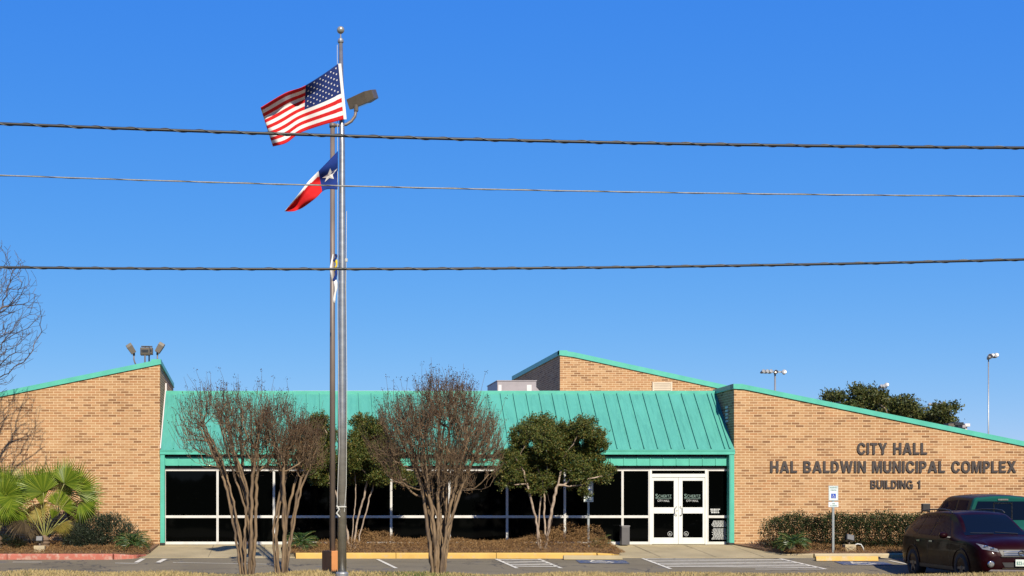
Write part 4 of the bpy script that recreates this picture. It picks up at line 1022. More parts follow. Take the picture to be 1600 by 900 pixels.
for c in cls:
    n = int(2300*c[3]); sp = ell_pts(rng, n//9+1, c[:3], (c[3]*1.1, c[3]*1.1, c[4]*1.2), .35); q = np.repeat(sp, 9, 0)+rng.normal(0, .12, (len(sp)*9, 3)); sets.append(leaves(q, rng.normal(size=q.shape)+np.array([0, 0, .5]), .15, .07, rng))
add_leaf_obj('crown', sets, M['oakleaf'], t, ob_)

# ---- woods on the camera's side of the street (unseen, added to darken the reflections)
rng = np.random.default_rng(20); n = 16000; x = rng.uniform(-90, 110, n); hgt = 6.5+2.5*np.sin(x*.13)+1.8*np.sin(x*.37+1)
z = -.6+hgt*rng.random(n)**.7; y = -62-rng.uniform(0, 7, n)
v, q = leaves(np.stack([x, y, z], 1), rng.normal(size=(n, 3)), 1.7, 1.1, rng)
o = new_obj('added_woodland', fast_mesh('added_woodland', v, q), M['woods']); tag(o, 'unseen dark belt of trees added behind the viewer for reflections', 'woods', kind='stuff')
# ================================================================== POLES, FLAGS, LIGHTS
YF = -13.4; SF = S(YF)
fb = Vector((X(534.5, YF), YF, -.26))
fp_ = thing('flagpole', 'tall aluminium flagpole with a ball on top, flying two flags', 'flagpole', fb)
m = MB(); topz = Z(62, YF)-fb.z
m.tube([(0, 0, 0), (0, 0, 3.5), (0, 0, 6.5), (0, 0, 9), (-.03, 0, topz)], [.092, .090, .078, .060, .043], 20)
part(m, 'pole', M['alu'], fp_, smooth=True)
m = MB(); m.lathe([(.135, -.1), (.135, .12), (.125, .14), (.10, .15), (.0965, .155)], 20); part(m, 'base_collar', M['galv'], fp_, smooth=False)
m = MB(); m.tube([(-.03, 0, topz-.02), (-.03, 0, topz+.14)], .014, 8); m.lathe([(.06, 0), (.065, .03), (.05, .07), (.03, .09)], 14, mat=Matrix.Translation((-.03, 0, topz-.06))); tr_ = part(m, 'truck', M['galv'], fp_)
m = MB(); m.lathe([(.0005, -.078)]+[(.078*math.cos(R(a)), .078*math.sin(R(a))) for a in range(-75, 90, 15)]+[(.0005, .078)], 20, mat=Matrix.Translation((-.03, 0, topz+.20)))
part(m, 'ball_finial', pm('finial_ball', (.42, .41, .34), (.36, .35, .3), 6, .35, .4), fp_, smooth=True)
m = MB()
def loc_(px, py, dy=0): return P(px, py, YF+dy)-fb
m.tube([loc_(541.5, 330, -.02), loc_(540.5, 450, -.03), loc_(542, 600, -.05), loc_(541, 760, -.05), loc_(538, 800, -.09)], .006, 5)
m.tube([loc_(527, 70, -.08), loc_(527.5, 240, -.09), loc_(528, 500, -.1), loc_(530, 700, -.11), loc_(526.5, 795, -.10)], .006, 5)
m.tube([loc_(526, 790, -.11), loc_(530, 796, -.12), loc_(526, 802, -.11), loc_(531, 808, -.11)], .018, 6)
part(m, 'halyard', M['rope'], fp_)
m = MB(); m.tube([loc_(541, 404, -.02), loc_(541, 409, -.02)], .028, 8); m.tube([loc_(528, 792, -.1), loc_(541, 792, -.1)], .014, 6); part(m, 'cleat', M['rope'], fp_)

def cat1(xs, ys, t):     # smooth interpolation through points
    xs = np.asarray(xs, float); ys = np.asarray(ys, float); t = np.asarray(t, float)
    m_ = np.gradient(ys, xs); i = np.clip(np.searchsorted(xs, t, side='right')-1, 0, len(xs)-2)
    h = xs[i+1]-xs[i]; u = (t-xs[i])/h
    return (2*u**3-3*u**2+1)*ys[i]+(u**3-2*u**2+u)*h*m_[i]+(-2*u**3+3*u**2)*ys[i+1]+(u**3-u**2)*h*m_[i+1]
class Cloth:
    def __init__(s, us, top, bot, Y, depth): s.us, s.top, s.bot, s.Y, s.depth = us, np.array(top, float), np.array(bot, float), Y, depth
    def pt(s, u, v):
        tx, ty = cat1(s.us, s.top[:, 0], u), cat1(s.us, s.top[:, 1], u); bx_, by_ = cat1(s.us, s.bot[:, 0], u), cat1(s.us, s.bot[:, 1], u)
        px, py = tx+(bx_-tx)*v, ty+(by_-ty)*v
        py = py+2.0*np.sin(v*math.pi)*np.sin(u*9)*(u > .05)*.6
        return P(float(px), float(py), s.Y+float(s.depth(u, v)))
def flag_mesh(cl, nu, nv, matfn, name, mats, parent, org, thick=.004):
    vs = [cl.pt(i/nu, j/nv)-org for i in range(nu+1) for j in range(nv+1)]
    fs = []; mi = []
    for i in range(nu):
        for j in range(nv):
            k = i*(nv+1)+j; fs.append((k, k+nv+1, k+nv+2, k+1)); mi.append(matfn((i+.5)/nu, (j+.5)/nv))
    m = MB(); m.v = [tuple(v) for v in vs]; m.f = fs; m.m = mi
    o = m.build(name, mats, parent, smooth=True)
    sm = o.modifiers.new('thickness', 'SOLIDIFY'); sm.thickness = thick; sm.offset = 0
    return o
def star_fan(cl, u, v, ru, rv, org, off=.006, rot=0):
    m = MB(); pts = [cl.pt(u, v)]
    for k in range(10):
        a = math.pi/2+rot+k*math.pi/5; r_ = 1 if k % 2 == 0 else .40
        pts.append(cl.pt(u+ru*r_*math.cos(a), v-rv*r_*math.sin(a)))
    pts = [p+Vector((0, -off, 0))-org for p in pts]
    m.add(pts, [(0, 1+k, 1+(k+1) % 10) for k in range(10)]); return m
# national flag
cl = Cloth([0, .22, .42, .70, 1.0], [(528.5, 99.5), (502, 118), (475, 134.5), (446, 145), (407, 168)], [(537, 186.5), (502, 196), (472, 206.5), (448, 223), (426.5, 229)], YF-.02,
           lambda u, v: -.10-.11*math.sin(u*8.5+v*1.5)*min(1, u*3)-1.3*max(0, .26-v)*min(1, max(0, u-.12)*2.6)-.045*math.sin(u*19+v*4)*u)
fo = P(528.5, 99.5, YF); fl = thing('national_flag', 'red and white striped flag with white stars on blue, flying left from the flagpole top', 'flag', fo)
def usm(u, v):
    if u < .40 and v < 7/13: return 2
    return 0 if int(v*13) % 2 == 0 else 1
clth = flag_mesh(cl, 60, 39, usm, 'cloth', [M['cloth_red'], M['cloth_white'], M['cloth_blue']], fl, fo)
sm = MB()
for r_ in range(9):
    nst = 6 if r_ % 2 == 0 else 5
    for c_ in range(nst):
        u = .40*((c_+.5)/6 if nst == 6 else (c_+1)/6); v = 7/13*(r_+1)/10
        q = star_fan(cl, u, v, .0115, .019, fo); sm.add(q.v, q.f)
st_ = sm.build('stars', M['cloth_white'], clth)
m = MB()
for j in range(13):
    a_, b_ = cl.pt(0, j/13)-fo, cl.pt(0, (j+1)/13)-fo; w_ = Vector((.06, -.004, 0)); m.hexa([a_, a_+w_, a_+w_+Vector((0, -.006, 0)), a_+Vector((0, -.006, 0))], [b_, b_+w_, b_+w_+Vector((0, -.006, 0)), b_+Vector((0, -.006, 0))])
part(m, 'heading', M['cloth_white'], fl)
# lone star state flag, hanging half furled
cl = Cloth([0, .28, .5, .78, 1.0], [(528, 236), (503, 262), (484, 281), (462, 309), (444.5, 330)], [(527.5, 296), (507, 297), (494, 309), (472, 325), (460, 330)], YF-.03,
           lambda u, v: -.09-.10*math.sin(u*11+v*2.2)*min(1, u*2.5)-.05*math.sin(v*7+u*3))
fo = P(528, 236, YF); fl = thing('state_flag', 'partly furled blue white and red lone star flag below the striped flag', 'flag', fo)
clth = flag_mesh(cl, 44, 24, lambda u, v: 2 if u < .33 else (1 if v < .24-.30*(u-.33) else 0), 'cloth', [M['cloth_red'], M['cloth_white'], M['cloth_blue2']], fl, fo)
star_fan(cl, .155, .50, .155, .215, fo, .01, .1).build('star', M['cloth_white'], clth)
# limp third flag
fo = P(524, 398, YF); fl = thing('furled_flag', 'limp blue yellow and white flag wrapped along the flagpole shaft', 'flag', fo)
for (a_, b_, mt, w0, w1, xo) in ((398, 409, 'cloth_blue', .03, .05, 0), (407, 424, 'cloth_yellow', .045, .04, .01), (422, 440, 'cloth_blue2', .04, .06, 0), (438, 474, 'cloth_white', .06, .035, -.01)):
    m = MB(); pts = [Vector((xo+.02*math.sin(t*5), -.04+.02*math.cos(t*7), (a_-(a_+(b_-a_)*t))/SF+(398-a_)/SF)) for t in np.linspace(0, 1, 7)]
    m.tube(pts, [.6*(w0+(w1-w0)*t)+.008*math.sin(t*9) for t in np.linspace(0, 1, 7)], 7); m.v = [(v[0], v[1]*.5-.03, v[2]) for v in m.v]
    part(m, 'fold', M[mt], fl, smooth=True)
m = MB(); m.tube([(-.07, -.05, -.55), (-.10, -.05, -.3), (-.05, -.05, .0)][::-1], [.01, .03, .012], 5); part(m, 'fold', M['cloth_white'], fl, smooth=True)

# parking lot lamp post on an orange block
YLm = -11.6; lb = Vector((X(519, YLm), YLm, -.30))
lp = thing('lamp_post', 'brown lamp post with one angled box light, on an orange concrete block', 'lamp post', lb)
def ll(px, py, dy=0): return P(px, py, YLm+dy)-lb
m = MB(); m.tube([ll(519.5, 875), ll(519.5, 198)], [.066, .052], 14); m.tube([ll(519.5, 199), ll(519.5, 193)], [.07, .07], 14); part(m, 'pole', M['bronze'], lp, smooth=True)
m = MB(); arm = [ll(519, 195.5), ll(530, 196), ll(541, 194.5), ll(549, 189.5), ll(554.5, 182), ll(556.5, 172)]; m.tube(arm, .035, 10); part(m, 'arm', M['bronze'], lp, smooth=True)
rot = Matrix.Translation((0, 0, 0)) @ Matrix.Rotation(R(34), 4, 'Z')
m = MB(); m.box(-.165, .165, -.165, .165, -.05, .56, mat=rot); part(m, 'base_block', M['orange'], lp, bevel=.012)
def box_light(name, parent, c, dirv, upv, L, W, H, mats=('fixture', 'fixdark')):
    """shoebox luminaire: deeper at the back, lens on the lower face"""
    d = Vector(dirv).normalized(); s_ = d.cross(Vector(upv)).normalized(); u = s_.cross(d).normalized(); c = Vector(c)
    q = lambda a, b, e: c+d*a+s_*b+u*e
    m = MB(); m.hexa([q(0, -W*.42, 0), q(0, W*.42, 0), q(0, W*.42, H*.92), q(0, -W*.42, H*.92)], [q(L*.72, -W/2, 0), q(L*.72, W/2, 0), q(L*.72, W/2, H), q(L*.72, -W/2, H)])
    m.hexa([q(L*.72, -W/2, 0), q(L*.72, W/2, 0), q(L*.72, W/2, H), q(L*.72, -W/2, H)], [q(L, -W*.47, H*.12), q(L, W*.47, H*.12), q(L, W*.47, H*.9), q(L, -W*.47, H*.9)])
    o = m.build(name, M[mats[0]], parent, bevel=.004 if L > .3 else .003)
    m = MB(); m.hexa([q(L*.06, -W*.37, -.006), q(L*.06, W*.37, -.006), q(L*.06, W*.37, .004), q(L*.06, -W*.37, .004)], [q(L*.7, -W*.42, -.006), q(L*.7, W*.42, -.006), q(L*.7, W*.42, .004), q(L*.7, -W*.42, .004)])
    m.build('lens', M[mats[1]], o); return o
box_light('lamp_head', lp, ll(549.5, 171, .20), (.86, -.42, .22), (-.15, -.28, 1), .62, .36, .25)
m = MB(); m.tube([ll(556.5, 174), ll(556.3, 164)], .05, 8); part(m, 'knuckle', M['fixture'], lp)

# floodlights on the left wing roof
def flood(label, px, py, Y, dirx, diry, dirz, neck, L=.34, W=.19, H=.13, zb_=None):
    b = P(px, py, Y); 
    t = thing('roof_floodlight', label, 'floodlight', b, group='floodlights on the left wing roof')
    m = MB(); m.tube([Vector(q) for q in neck], .022, 8); m.tube([Vector(neck[-1])-Vector((0, 0, .03)), Vector(neck[-1])+Vector((0, 0, .05))], .036, 8); part(m, 'gooseneck', M['bronze'], t, smooth=True)
    box_light('lamp_head', t, Vector(neck[-1])+Vector((0, 0, .04)), (dirx, diry, dirz), (0, -1, .2), L, W, H)
flood('bronze roof floodlight tilted left on a curved neck, leftmost on the wing', 213, 566, .7, -.55, -.1, .84, [(0, 0, -.12), (-.05, 0, 0), (-.08, 0, .10), (-.075, 0, .24)])
flood('bronze roof floodlight tilted right, nearest the wing corner', 246, 562, .7, .5, .05, .84, [(0, 0, -.12), (0, 0, 0), (.0, 0, .18)])
t_ = None
def square_flood(label, px, py, Y, w_, h_, dy, hgt):
    b = P(px, py, Y); t = thing('roof_floodlight', label, 'floodlight', b, group='floodlights on the left wing roof')
    m = MB(); m.tube([(0, 0, -.15), (0, 0, hgt)], .024, 8); part(m, 'neck', M['bronze'], t)
    m = MB(); m.box(-w_/2, w_/2, -.02, dy, hgt, hgt+h_); m.box(-w_*.45, w_*.45, -.04, -.02, hgt+.03, hgt+h_*.8); q = m.build('lamp_head', M['fixture'], t, bevel=.01)
    m = MB(); m.box(-w_*.38, w_*.38, -.046, -.04, hgt+.07, hgt+h_*.7); m.build('lens', M['fixdark'], q)
    m = MB(); m.box(-w_*.42, w_*.42, .0, dy*.8, hgt+h_+.03, hgt+h_+.05); m.box(-.02, .02, .05, .09, hgt+h_, hgt+h_+.03); m.build('visor', M['fixture'], q)
square_flood('square bronze floodlight facing the lot, left of the roof pair', 226.5, 562, .6, .30, .24, .22, .15)
square_flood('narrower bronze floodlight half behind the square one', 233, 561, 1.0, .22, .22, .2, .15)

# HVAC on the flat roof
YH2 = 5.5
hv = thing('rooftop_unit', 'pale grey rooftop air handler beside the raised brick block', 'air handler', P(777, 612, YH2))
hv.location.z = 4.68
def hx(p): return X(p, YH2)-hv.location.x
h_ = Z(595.5, YH2)-4.68
m = MB(); m.box(hx(777), hx(838), 0, 2.2, 0, h_); bd = part(m, 'cabinet', M['hvac'], hv, bevel=.01)
m = MB(); m.box(hx(777)-.02, hx(838)+.02, -.02, 2.22, h_+.001, h_+.03); part(m, 'cabinet_lid', M['hvac'], hv)
for a_, b_ in ((778.5, 783.5), (823, 830.5)):
    m = MB(); m.box(hx(a_), hx(b_), -.015, -.001, h_*.16, h_*.86); part(m, 'access_panel', M['hvac_lid'], hv)
m = MB(); q0 = [(hx(838), .1, h_*.0), (hx(838), .1, h_*.8), (hx(848), .1, h_*.55), (hx(844), .1, 0)]; m.hexa(q0, [(a_, 1.6, c_) for a_, b_, c_ in q0]); part(m, 'intake_hood', M['hvac'], hv)
YC = 6.0
hv = thing('roof_curb_duct', 'low pale duct run showing just above the teal ridge behind the myrtles', 'duct', (X(458, YC), YC, 4.68))
m = MB(); Ld = X(645, YC)-X(458, YC); zt_ = Z(610.4, YC)-4.68; m.box(0, Ld, 0, .8, .1, zt_); part(m, 'duct', M['louver'], hv, bevel=.01)
m = MB(); m.box(.05, Ld-.05, -.01, .81, 0, .1); part(m, 'duct_curb', M['hvac'], hv)

# sports field lights far behind
M['fieldlamp'] = pm('field_light_housing', (.42, .43, .44), (.3, .31, .32), 5, .4, .2)
def field_light(label, px, pytop, Y, heads, pw=.12, bars=(0,), bw=None):
    b = Vector((X(px, Y), Y, -.7)); t = thing('field_light', label, 'light mast', b, group='sports field light masts beyond the roofs')
    s_ = S(Y); m = MB(); zt_ = Z(pytop, Y)+.7; m.tube([(0, 0, 0), (0, 0, zt_)], [pw, pw*.7], 10); part(m, 'mast', M['galv'], t, smooth=True)
    m = MB(); xs = [h[0]/s_ for h in heads]
    for bz in bars: m.box(min(xs)-.1, max(xs)+.1, -.08, .08, zt_-bz/s_-.08, zt_-bz/s_+.06)
    part(m, 'crossarm', M['galv'], t)
    for (dx, dz, sz, fx) in heads:
        c = Vector((dx/s_, -.2, zt_+dz/s_)); r_ = sz/s_/2
        m = MB(); rotm = Matrix.Translation(c) @ Matrix.Rotation(R(fx), 4, 'Y') @ Matrix.Rotation(R(65), 4, 'X')
        m.lathe([(r_*.2, -r_*1.3), (r_*.42, -r_*.9), (r_*.72, r_*.3), (r_*.74, r_*.5)], 12, mat=rotm); hd = part(m, 'lamp_head', M['fieldlamp'], t, smooth=True)
        if sz > 7: m = MB(); m.lathe([(r_*.66, r_*.52), (r_*.2, r_*.60)], 12, mat=rotm); m.build('lens', M['fixdark'] if fx == 1 else M['fieldlamp'], hd)
field_light('sports light mast with a bar of five lamps, left of the oak', 1211, 581, 90, [(-20, 0, 9, 55), (-14, 0, 9, 50), (-8, 0, 9, 40), (0, -1, 9, 1), (13, -1, 10, -40)])
field_light('lone tall light mast near the right edge with side-facing lamps', 1544.5, 558, 70, [(0, 0, 11, 1), (4, 2, 8, -60), (10, 2, 10, -60)], .065)
field_light('light mast top peeping just over the oak crown', 1380, 606, 95, [(-5, 2, 8, 50), (-1, 2, 8, 50), (4, 4, 9, -50)])
field_light('light mast with two rows of lamps at the right side of the oak', 1461, 632, 110, [(-10, 0, 6, 1), (-5, 0, 6, 1), (0, 0, 6, 1), (5, 0, 6, 1), (9, 0, 6, 1), (-4, -11, 6, 1), (6, -11, 7, 1), (2, -11, 6, 1)], .12, (0, 11))
t = thing('roof_vent_cluster', 'low dark roof vents just above the right coping below the oak', 'roof vent', P(1478, 668, 6))
t.location.z = 2.6
for (pa, pb, py, mt) in ((1482, 1492, 663, 'fixture'), (1490, 1506, 661, 'fixdark'), (1504, 1509, 665, 'hvac'), (1508, 1516, 663, 'hvac_lid')):
    x0_, x1_ = X(pa, 6)-t.location.x, X(pb, 6)-t.location.x; m = MB(); zz_ = Z(py, 6)-2.6
    m.box(x0_, x1_, 0, .3, zz_-.08, zz_+.03); m.box((x0_+x1_)/2-.04, (x0_+x1_)/2+.04, .1, .2, 0, zz_-.08); part(m, 'vent_cap', M[mt], t, bevel=.008)

# ================================================================== SMALL THINGS ON THE GROUND
def wheel_stop(label, px0, px1, Y, mat, hh=.12):
    a_, b_ = X(px0, Y), X(px1, Y); t = MB(); L = b_-a_
    prof = [(-.075, 0), (.075, 0), (.05, hh), (-.045, hh)]
    t.prism(prof, lambda p: Vector((0, p[0], p[1])), lambda p: Vector((L, p[0], p[1])))
    o = t.build('wheel_stop', mat, None, bevel=.012, loc=(a_, Y, zlot(Y)-.003)); tag(o, label, 'wheel stop', 'concrete wheel stops'); return o
wheel_stop('unpainted pale wheel stop at the right end of the yellow kerb', 880, 972, -3.45, M['concrete'])
wheel_stop('yellow painted wheel stop below the tall accessible parking sign', 1274, 1371, -3.75, worn('yellow_stop_paint', (.74, .46, .12), (.55, .45, .28), .5, .66, 4), .13)

t = thing('litter_bin', 'slim dark grey litter bin against the glass left of the doors', 'bin', (X(976, -.15), -.15, .0))
m = MB(); m.box(-.125, .125, -.13, .11, .0, .56); part(m, 'bin_body', M['grayplastic'], t, bevel=.012)
m = MB(); m.box(-.135, .135, -.14, .12, .565, .60); lid = part(m, 'bin_lid', pm('bin_lid_grey', (.22, .21, .21), None, 4, .5), t, bevel=.01)

def text_plain(s, name, mat, cx, cz, wd, ht, Y, parent):
    return text_obj(s, name, mat, cx-wd/2, cx+wd/2, cz-ht/2, cz+ht/2, Y, parent, .001, .012)
def parking_sign(label, px, pyb, Y, pyt):
    b = Vector((X(px, Y), Y, Z(pyb, Y)-.06)); t = thing('parking_sign', label, 'parking sign', b, group='accessible parking signs')
    H = Z(pyt, Y)-b.z; s_ = 1
    m = MB(); m.box(-.03, .03, -.006, .02, -.2, H-.05); m.box(-.03, -.02, .02, .04, -.2, H-.05); m.box(.02, .03, .02, .04, -.2, H-.05); part(m, 'post', M['signpost'], t)
    z1, z0 = H, H-.435; y = -.014
    m = MB(); m.box(-.14, .14, y, y+.007, z0, z1); pl = part(m, 'sign_plate', M['signwhite'], t, bevel=.004)
    m = MB(); m.box(-.068, .068, y-.004, y-.001, z0+.07, z0+.205); part(m, 'symbol_square', M['signblue'], pl)
    m = MB(); cz = z0+.135; yy = y-.007
    def bar(a_, b_, w_):
        a_ = Vector((a_[0], yy, cz+a_[1])); b_ = Vector((b_[0], yy, cz+b_[1])); m.tube([a_, b_], w_, 6)
    bar((-.012, .03), (-.008, -.005), .007); bar((-.008, -.005), (.022, -.005), .006); bar((.022, -.005), (.036, -.035), .006); bar((-.01, .012), (.016, .012), .005)
    for k in range(10):
        a0, a1 = R(110+k*22), R(110+(k+1)*22); bar((.0+.034*math.cos(a0), -.022+.034*math.sin(a0)), (.0+.034*math.cos(a1), -.022+.034*math.sin(a1)), .005)
    m.lathe([(.0005, -.004), (.010, -.004), (.010, .004), (.0005, .004)], 10, mat=Matrix.Translation((-.013, yy, cz+.045)) @ Matrix.Rotation(R(90), 4, 'X'))
    part(m, 'wheelchair_symbol', M['decal'], pl)
    text_plain('RESERVED', 'sign_lettering', M['signgreen'], 0, z1-.055, .21, .042, y-.003, pl); text_plain('PARKING', 'sign_lettering', M['signgreen'], 0, z1-.125, .17, .038, y-.003, pl)
    m = MB(); e = .006
    for bx0, bx1, bz0, bz1 in ((-.13, .13, z1-.014, z1-.009), (-.13, .13, z0+.009, z0+.014), (-.13, -.125, z0+.014, z1-.014), (.125, .13, z0+.014, z1-.014)): m.box(bx0, bx1, y-.003, y-.001, bz0, bz1)
    part(m, 'sign_border', M['signgreen'], pl)
    m = MB(); m.box(-.145, .145, y, y+.007, z0-.19, z0-.035); p2 = part(m, 'lower_plate', M['signwhite'], t, bevel=.004)
    text_plain('VAN', 'sign_lettering', M['signgreen'], 0, z0-.085, .08, .036, y-.003, p2); text_plain('ACCESSIBLE', 'sign_lettering', M['signgreen'], 0, z0-.145, .2, .034, y-.003, p2)
parking_sign('accessible parking sign on a steel post before the hedge and brick wall', 1302, 866, -2.7, 759)
parking_sign('accessible parking sign half hidden under the evergreen left of the doors', 919.5, 848, -1.05, 752)

def spot(label, px, py, Y, sz, tilt, conduit):
    b = Vector((X(px, Y), Y, Z(py, Y))); t = thing('ground_spotlight', label, 'spotlight', b, group='ground spotlights')
    m = MB(); m.box(-.16, .16, -.1, .1, -.1, .1); part(m, 'block', M['cream'], t, bevel=.012)
    m = MB(); m.tube([(0, 0, .1), (0, 0, .17)], .025, 8); part(m, 'bracket', M['bronze'], t)
    rm = Matrix.Translation((0, 0, .28)) @ Matrix.Rotation(R(tilt), 4, 'Y') @ Matrix.Rotation(R(-25), 4, 'X')
    m = MB(); m.box(-sz/2, sz/2, -.08, .07, -sz*.42, sz*.42, mat=rm); hd = part(m, 'lamp_head', M['fixdark'], t, bevel=.012)
    m = MB(); m.box(-sz*.42, sz*.42, -.088, -.081, -sz*.34, sz*.34, mat=rm); part(m, 'lamp_back', pm('spot_back_grey', (.13, .13, .125), None, 5, .4), hd)
    if conduit: m = MB(); m.tube([(.12, -.06, .08), (.22, -.06, .12), (.32, -.06, .10), (.38, -.06, .0), (.40, -.06, -.1)], .018, 7); part(m, 'conduit', M['decal'], t, smooth=True)
spot('ground spotlight on a cream block with a white conduit loop beside the cream kerb', 1327, 856, -2.3, .23, 12, True)
spot('small ground spotlight at the foot of the larger fan palm', 62, 858, -2.6, .2, 0, False)
t = MB(); t.hexa([(0, 0, 0), (.34, -.18, 0), (.30, -.40, 0), (.02, -.2, 0)], [(0, 0, .1), (.30, -.15, .05), (.28, -.36, .03), (.03, -.18, .08)])
o = t.build('splash_block', M['concrete'], None, bevel=.01, loc=(X(1186, -.2), -.2, .01)); tag(o, 'sloping grey concrete splash block at the brick wall before the hedge', 'splash block')

# overhead cables close to the viewer
def cable(label, pts, Y, r, lash=True):
    xs = [p[0] for p in pts]; ys = [p[1] for p in pts]; c = np.polyfit(xs, ys, 2)
    P3 = [P(x, float(np.polyval(c, x)), Y) for x in np.linspace(-900, 2500, 120)]
    b = P3[0].copy(); t = thing('overhead_cable', label, 'cable', b, group='overhead cables crossing the sky')
    m = MB(); m.tube([p-b for p in P3], r, 8); part(m, 'sheath', M['cable' if lash else 'greycable'], t, smooth=True)
    m = MB(); n = 3400; q = []
    xs_ = np.linspace(-300, 1900, n)
    for i, x in enumerate(xs_):
        p = P(x, float(np.polyval(c, x)), Y)-b; a = i*.075*(1 if lash else .5); q.append(p+Vector((0, math.cos(a), math.sin(a)))*(r*1.02))
    m.tube(q, r*(.34 if lash else .35), 5); part(m, 'lashing_wire', M['strand'], t, smooth=True)
    return t
YP = -24.0
cable('uppermost and thickest cable, crossing in front of the striped flag', [(0, 193), (400, 208), (700, 217), (1100, 225), (1600, 231)], YP, .019)
cable('middle thin grey cable, crossing below the lone star flag', [(0, 273.5), (530, 291.5), (1100, 300.5), (1600, 307)], YP+.2, .009, False)
cable('lowest dark cable, nearly level halfway up the sky', [(0, 417.5), (600, 420.5), (1100, 415.5), (1600, 405.5)], YP-.2, .016)

# ================================================================== VEHICLES
def catmull_rows(rows, k):
    """rows: list of equal-length lists of Vector; interpolate between rows"""
    out = []; n = len(rows)
    for i in range(n-1):
        a, b, c, d = rows[max(i-1, 0)], rows[i], rows[i+1], rows[min(i+2, n-1)]
        for j in range(k):
            t = j/k
            out.append([.5*((2*q)+(-p+r_)*t+(2*p-5*q+4*r_-s_)*t*t+(-p+3*q-3*r_+s_)*t**3) for p, q, r_, s_ in zip(a, b, c, d)])
    out.append(rows[-1]); return out
def loft(stations, kx=4, ks=3):
    """stations: (x, [(y,z)...]) half sections from bottom centre to top centre"""
    rows = [[Vector((x, y, z)) for y, z in sec] for x, sec in stations]
    rows = catmull_rows(rows, kx)
    cols = list(map(list, zip(*rows))); cols = catmull_rows(cols, ks); rows = list(map(list, zip(*cols)))
    full = []
    for r_ in rows:
        h = [Vector((p.x, max(p.y, 0), p.z)) for p in r_]; h[0].y = 0; h[-1].y = 0
        mir = [Vector((p.x, -p.y, p.z)) for p in h[-2:0:-1]]
        full.append(h+mir)
    n = len(full[0]); m = MB(); vs = [p for r_ in full for p in r_]
    fs = [(i*n+j, i*n+(j+1) % n, (i+1)*n+(j+1) % n, (i+1)*n+j) for i in range(len(full)-1) for j in range(n)]
    fs += [tuple(range(n-1, -1, -1)), tuple((len(full)-1)*n+j for j in range(n))]
    m.add(vs, fs); return m
def bool_cut(o, cutters):
    for c in cutters:
        md = o.modifiers.new('cut', 'BOOLEAN'); md.operation = 'DIFFERENCE'; md.solver = 'EXACT'; md.object = c
    bpy.context.view_layer.update(); dg = bpy.context.evaluated_depsgraph_get()
    me = bpy.data.meshes.new_from_object(o.evaluated_get(dg)); o.modifiers.clear(); o.data = me
    for c in cutters: bpy.data.objects.remove(c)
    me.polygons.foreach_set('use_smooth', [True]*len(me.polygons)); me.update()
    try: me.set_sharp_from_angle(angle=R(38))
    except Exception: pass
def bvh_of(o):
    me = o.data; return BVHTree.FromPolygons([v.co[:] for v in me.vertices], [list(p.vertices) for p in me.polygons])
def project(bvh, corners, direction, nu, nv, off=.004, back=.02, start=5.0):
    """bilinear patch in space projected along direction onto the body, lifted and given thickness"""
    d = Vector(direction).normalized(); c = [Vector(p) for p in corners]; g = []
    for i in range(nu+1):
        for j in range(nv+1):
            u, v = i/nu, j/nv; p = c[0]*(1-u)*(1-v)+c[1]*u*(1-v)+c[2]*u*v+c[3]*(1-u)*v
            hit = bvh.ray_cast(p-d*start, d)
            g.append(hit[0]-d*off if hit[0] is not None else p)
    n = len(g); m = MB(); vs = g+[p+d*(off+back) for p in g]; fs = []
    k = nv+1
    for i in range(nu):
        for j in range(nv):
            a = i*k+j; fs.append((a, a+k, a+k+1, a+1)); fs.append((n+a, n+a+1, n+a+k+1, n+a+k))
    for i in range(nu): a = i*k; fs.append((a, n+a, n+a+k, a+k)); a = i*k+nv; fs.append((a, a+k, n+a+k, n+a))
    for j in range(nv): fs.append((j, j+1, n+j+1, n+j)); a = nu*k+j; fs.append((a, n+a, n+a+1, a+1))
    m.add(vs, fs); return m
def paint(name, c, fl=.0):
    m, n, b = base_mat(name, .4, .1, .12, .12)
    b.inputs['Base Color'].default_value = c4(c); b.inputs['Coat Roughness'].default_value = .03; b.inputs['IOR'].default_value = 1.28; b.inputs['Coat IOR'].default_value = 1.3
    cc = mixc(n, noise(n, 2.5, detail=5, lo=.45, hi=.8), c, tuple(x*.8+.012 for x in c)); n.links.new(cc, b.inputs['Base Color']); return m
M['maroon'] = paint('dark_maroon_paint', (.015, .0013, .0024)); M['pickteal'] = paint('teal_car_paint', (.010, .095, .08)); M['picktan'] = paint('brown_paint_brick_reflection', (.045, .032, .022))
M['carglass'] = base_mat('car_glass', .03, 0, .06)[0]; M['carglass'].node_tree.nodes['Principled BSDF'].inputs['Base Color'].default_value = (.004, .009, .024, 1); M['carglass'].node_tree.nodes['Principled BSDF'].inputs['IOR'].default_value = 1.25  # blue base colour stands in for sky reflected in the windows
M['tyre'] = pm('tyre_rubber', (.012, .011, .010), (.02, .019, .017), 20, .85); M['rim'] = pm('alloy_rim', (.13, .13, .135), (.10, .10, .105), 10, .4, .7)
M['chrome'] = pm('chrome', (.62, .62, .62), (.55, .55, .55), 10, .12, 1.0); M['blackplastic'] = pm('black_trim', (.018, .018, .018), (.025, .025, .025), 10, .5)
M['lamp'] = pm('lamp_lens', (.34, .33, .31), (.16, .16, .16), 30, .08, .3); M['amber'] = pm('amber_lens', (.5, .14, .03), (.4, .1, .02), 10, .2); M['redlens'] = pm('red_lens', (.5, .02, .02), (.4, .015, .015), 10, .2)
M['plate'] = pm('number_plate', (.66, .72, .66), (.6, .66, .6), 20, .4); M['wheelrim'] = pm('steering_wheel', (.45, .42, .36), None, 10, .5)
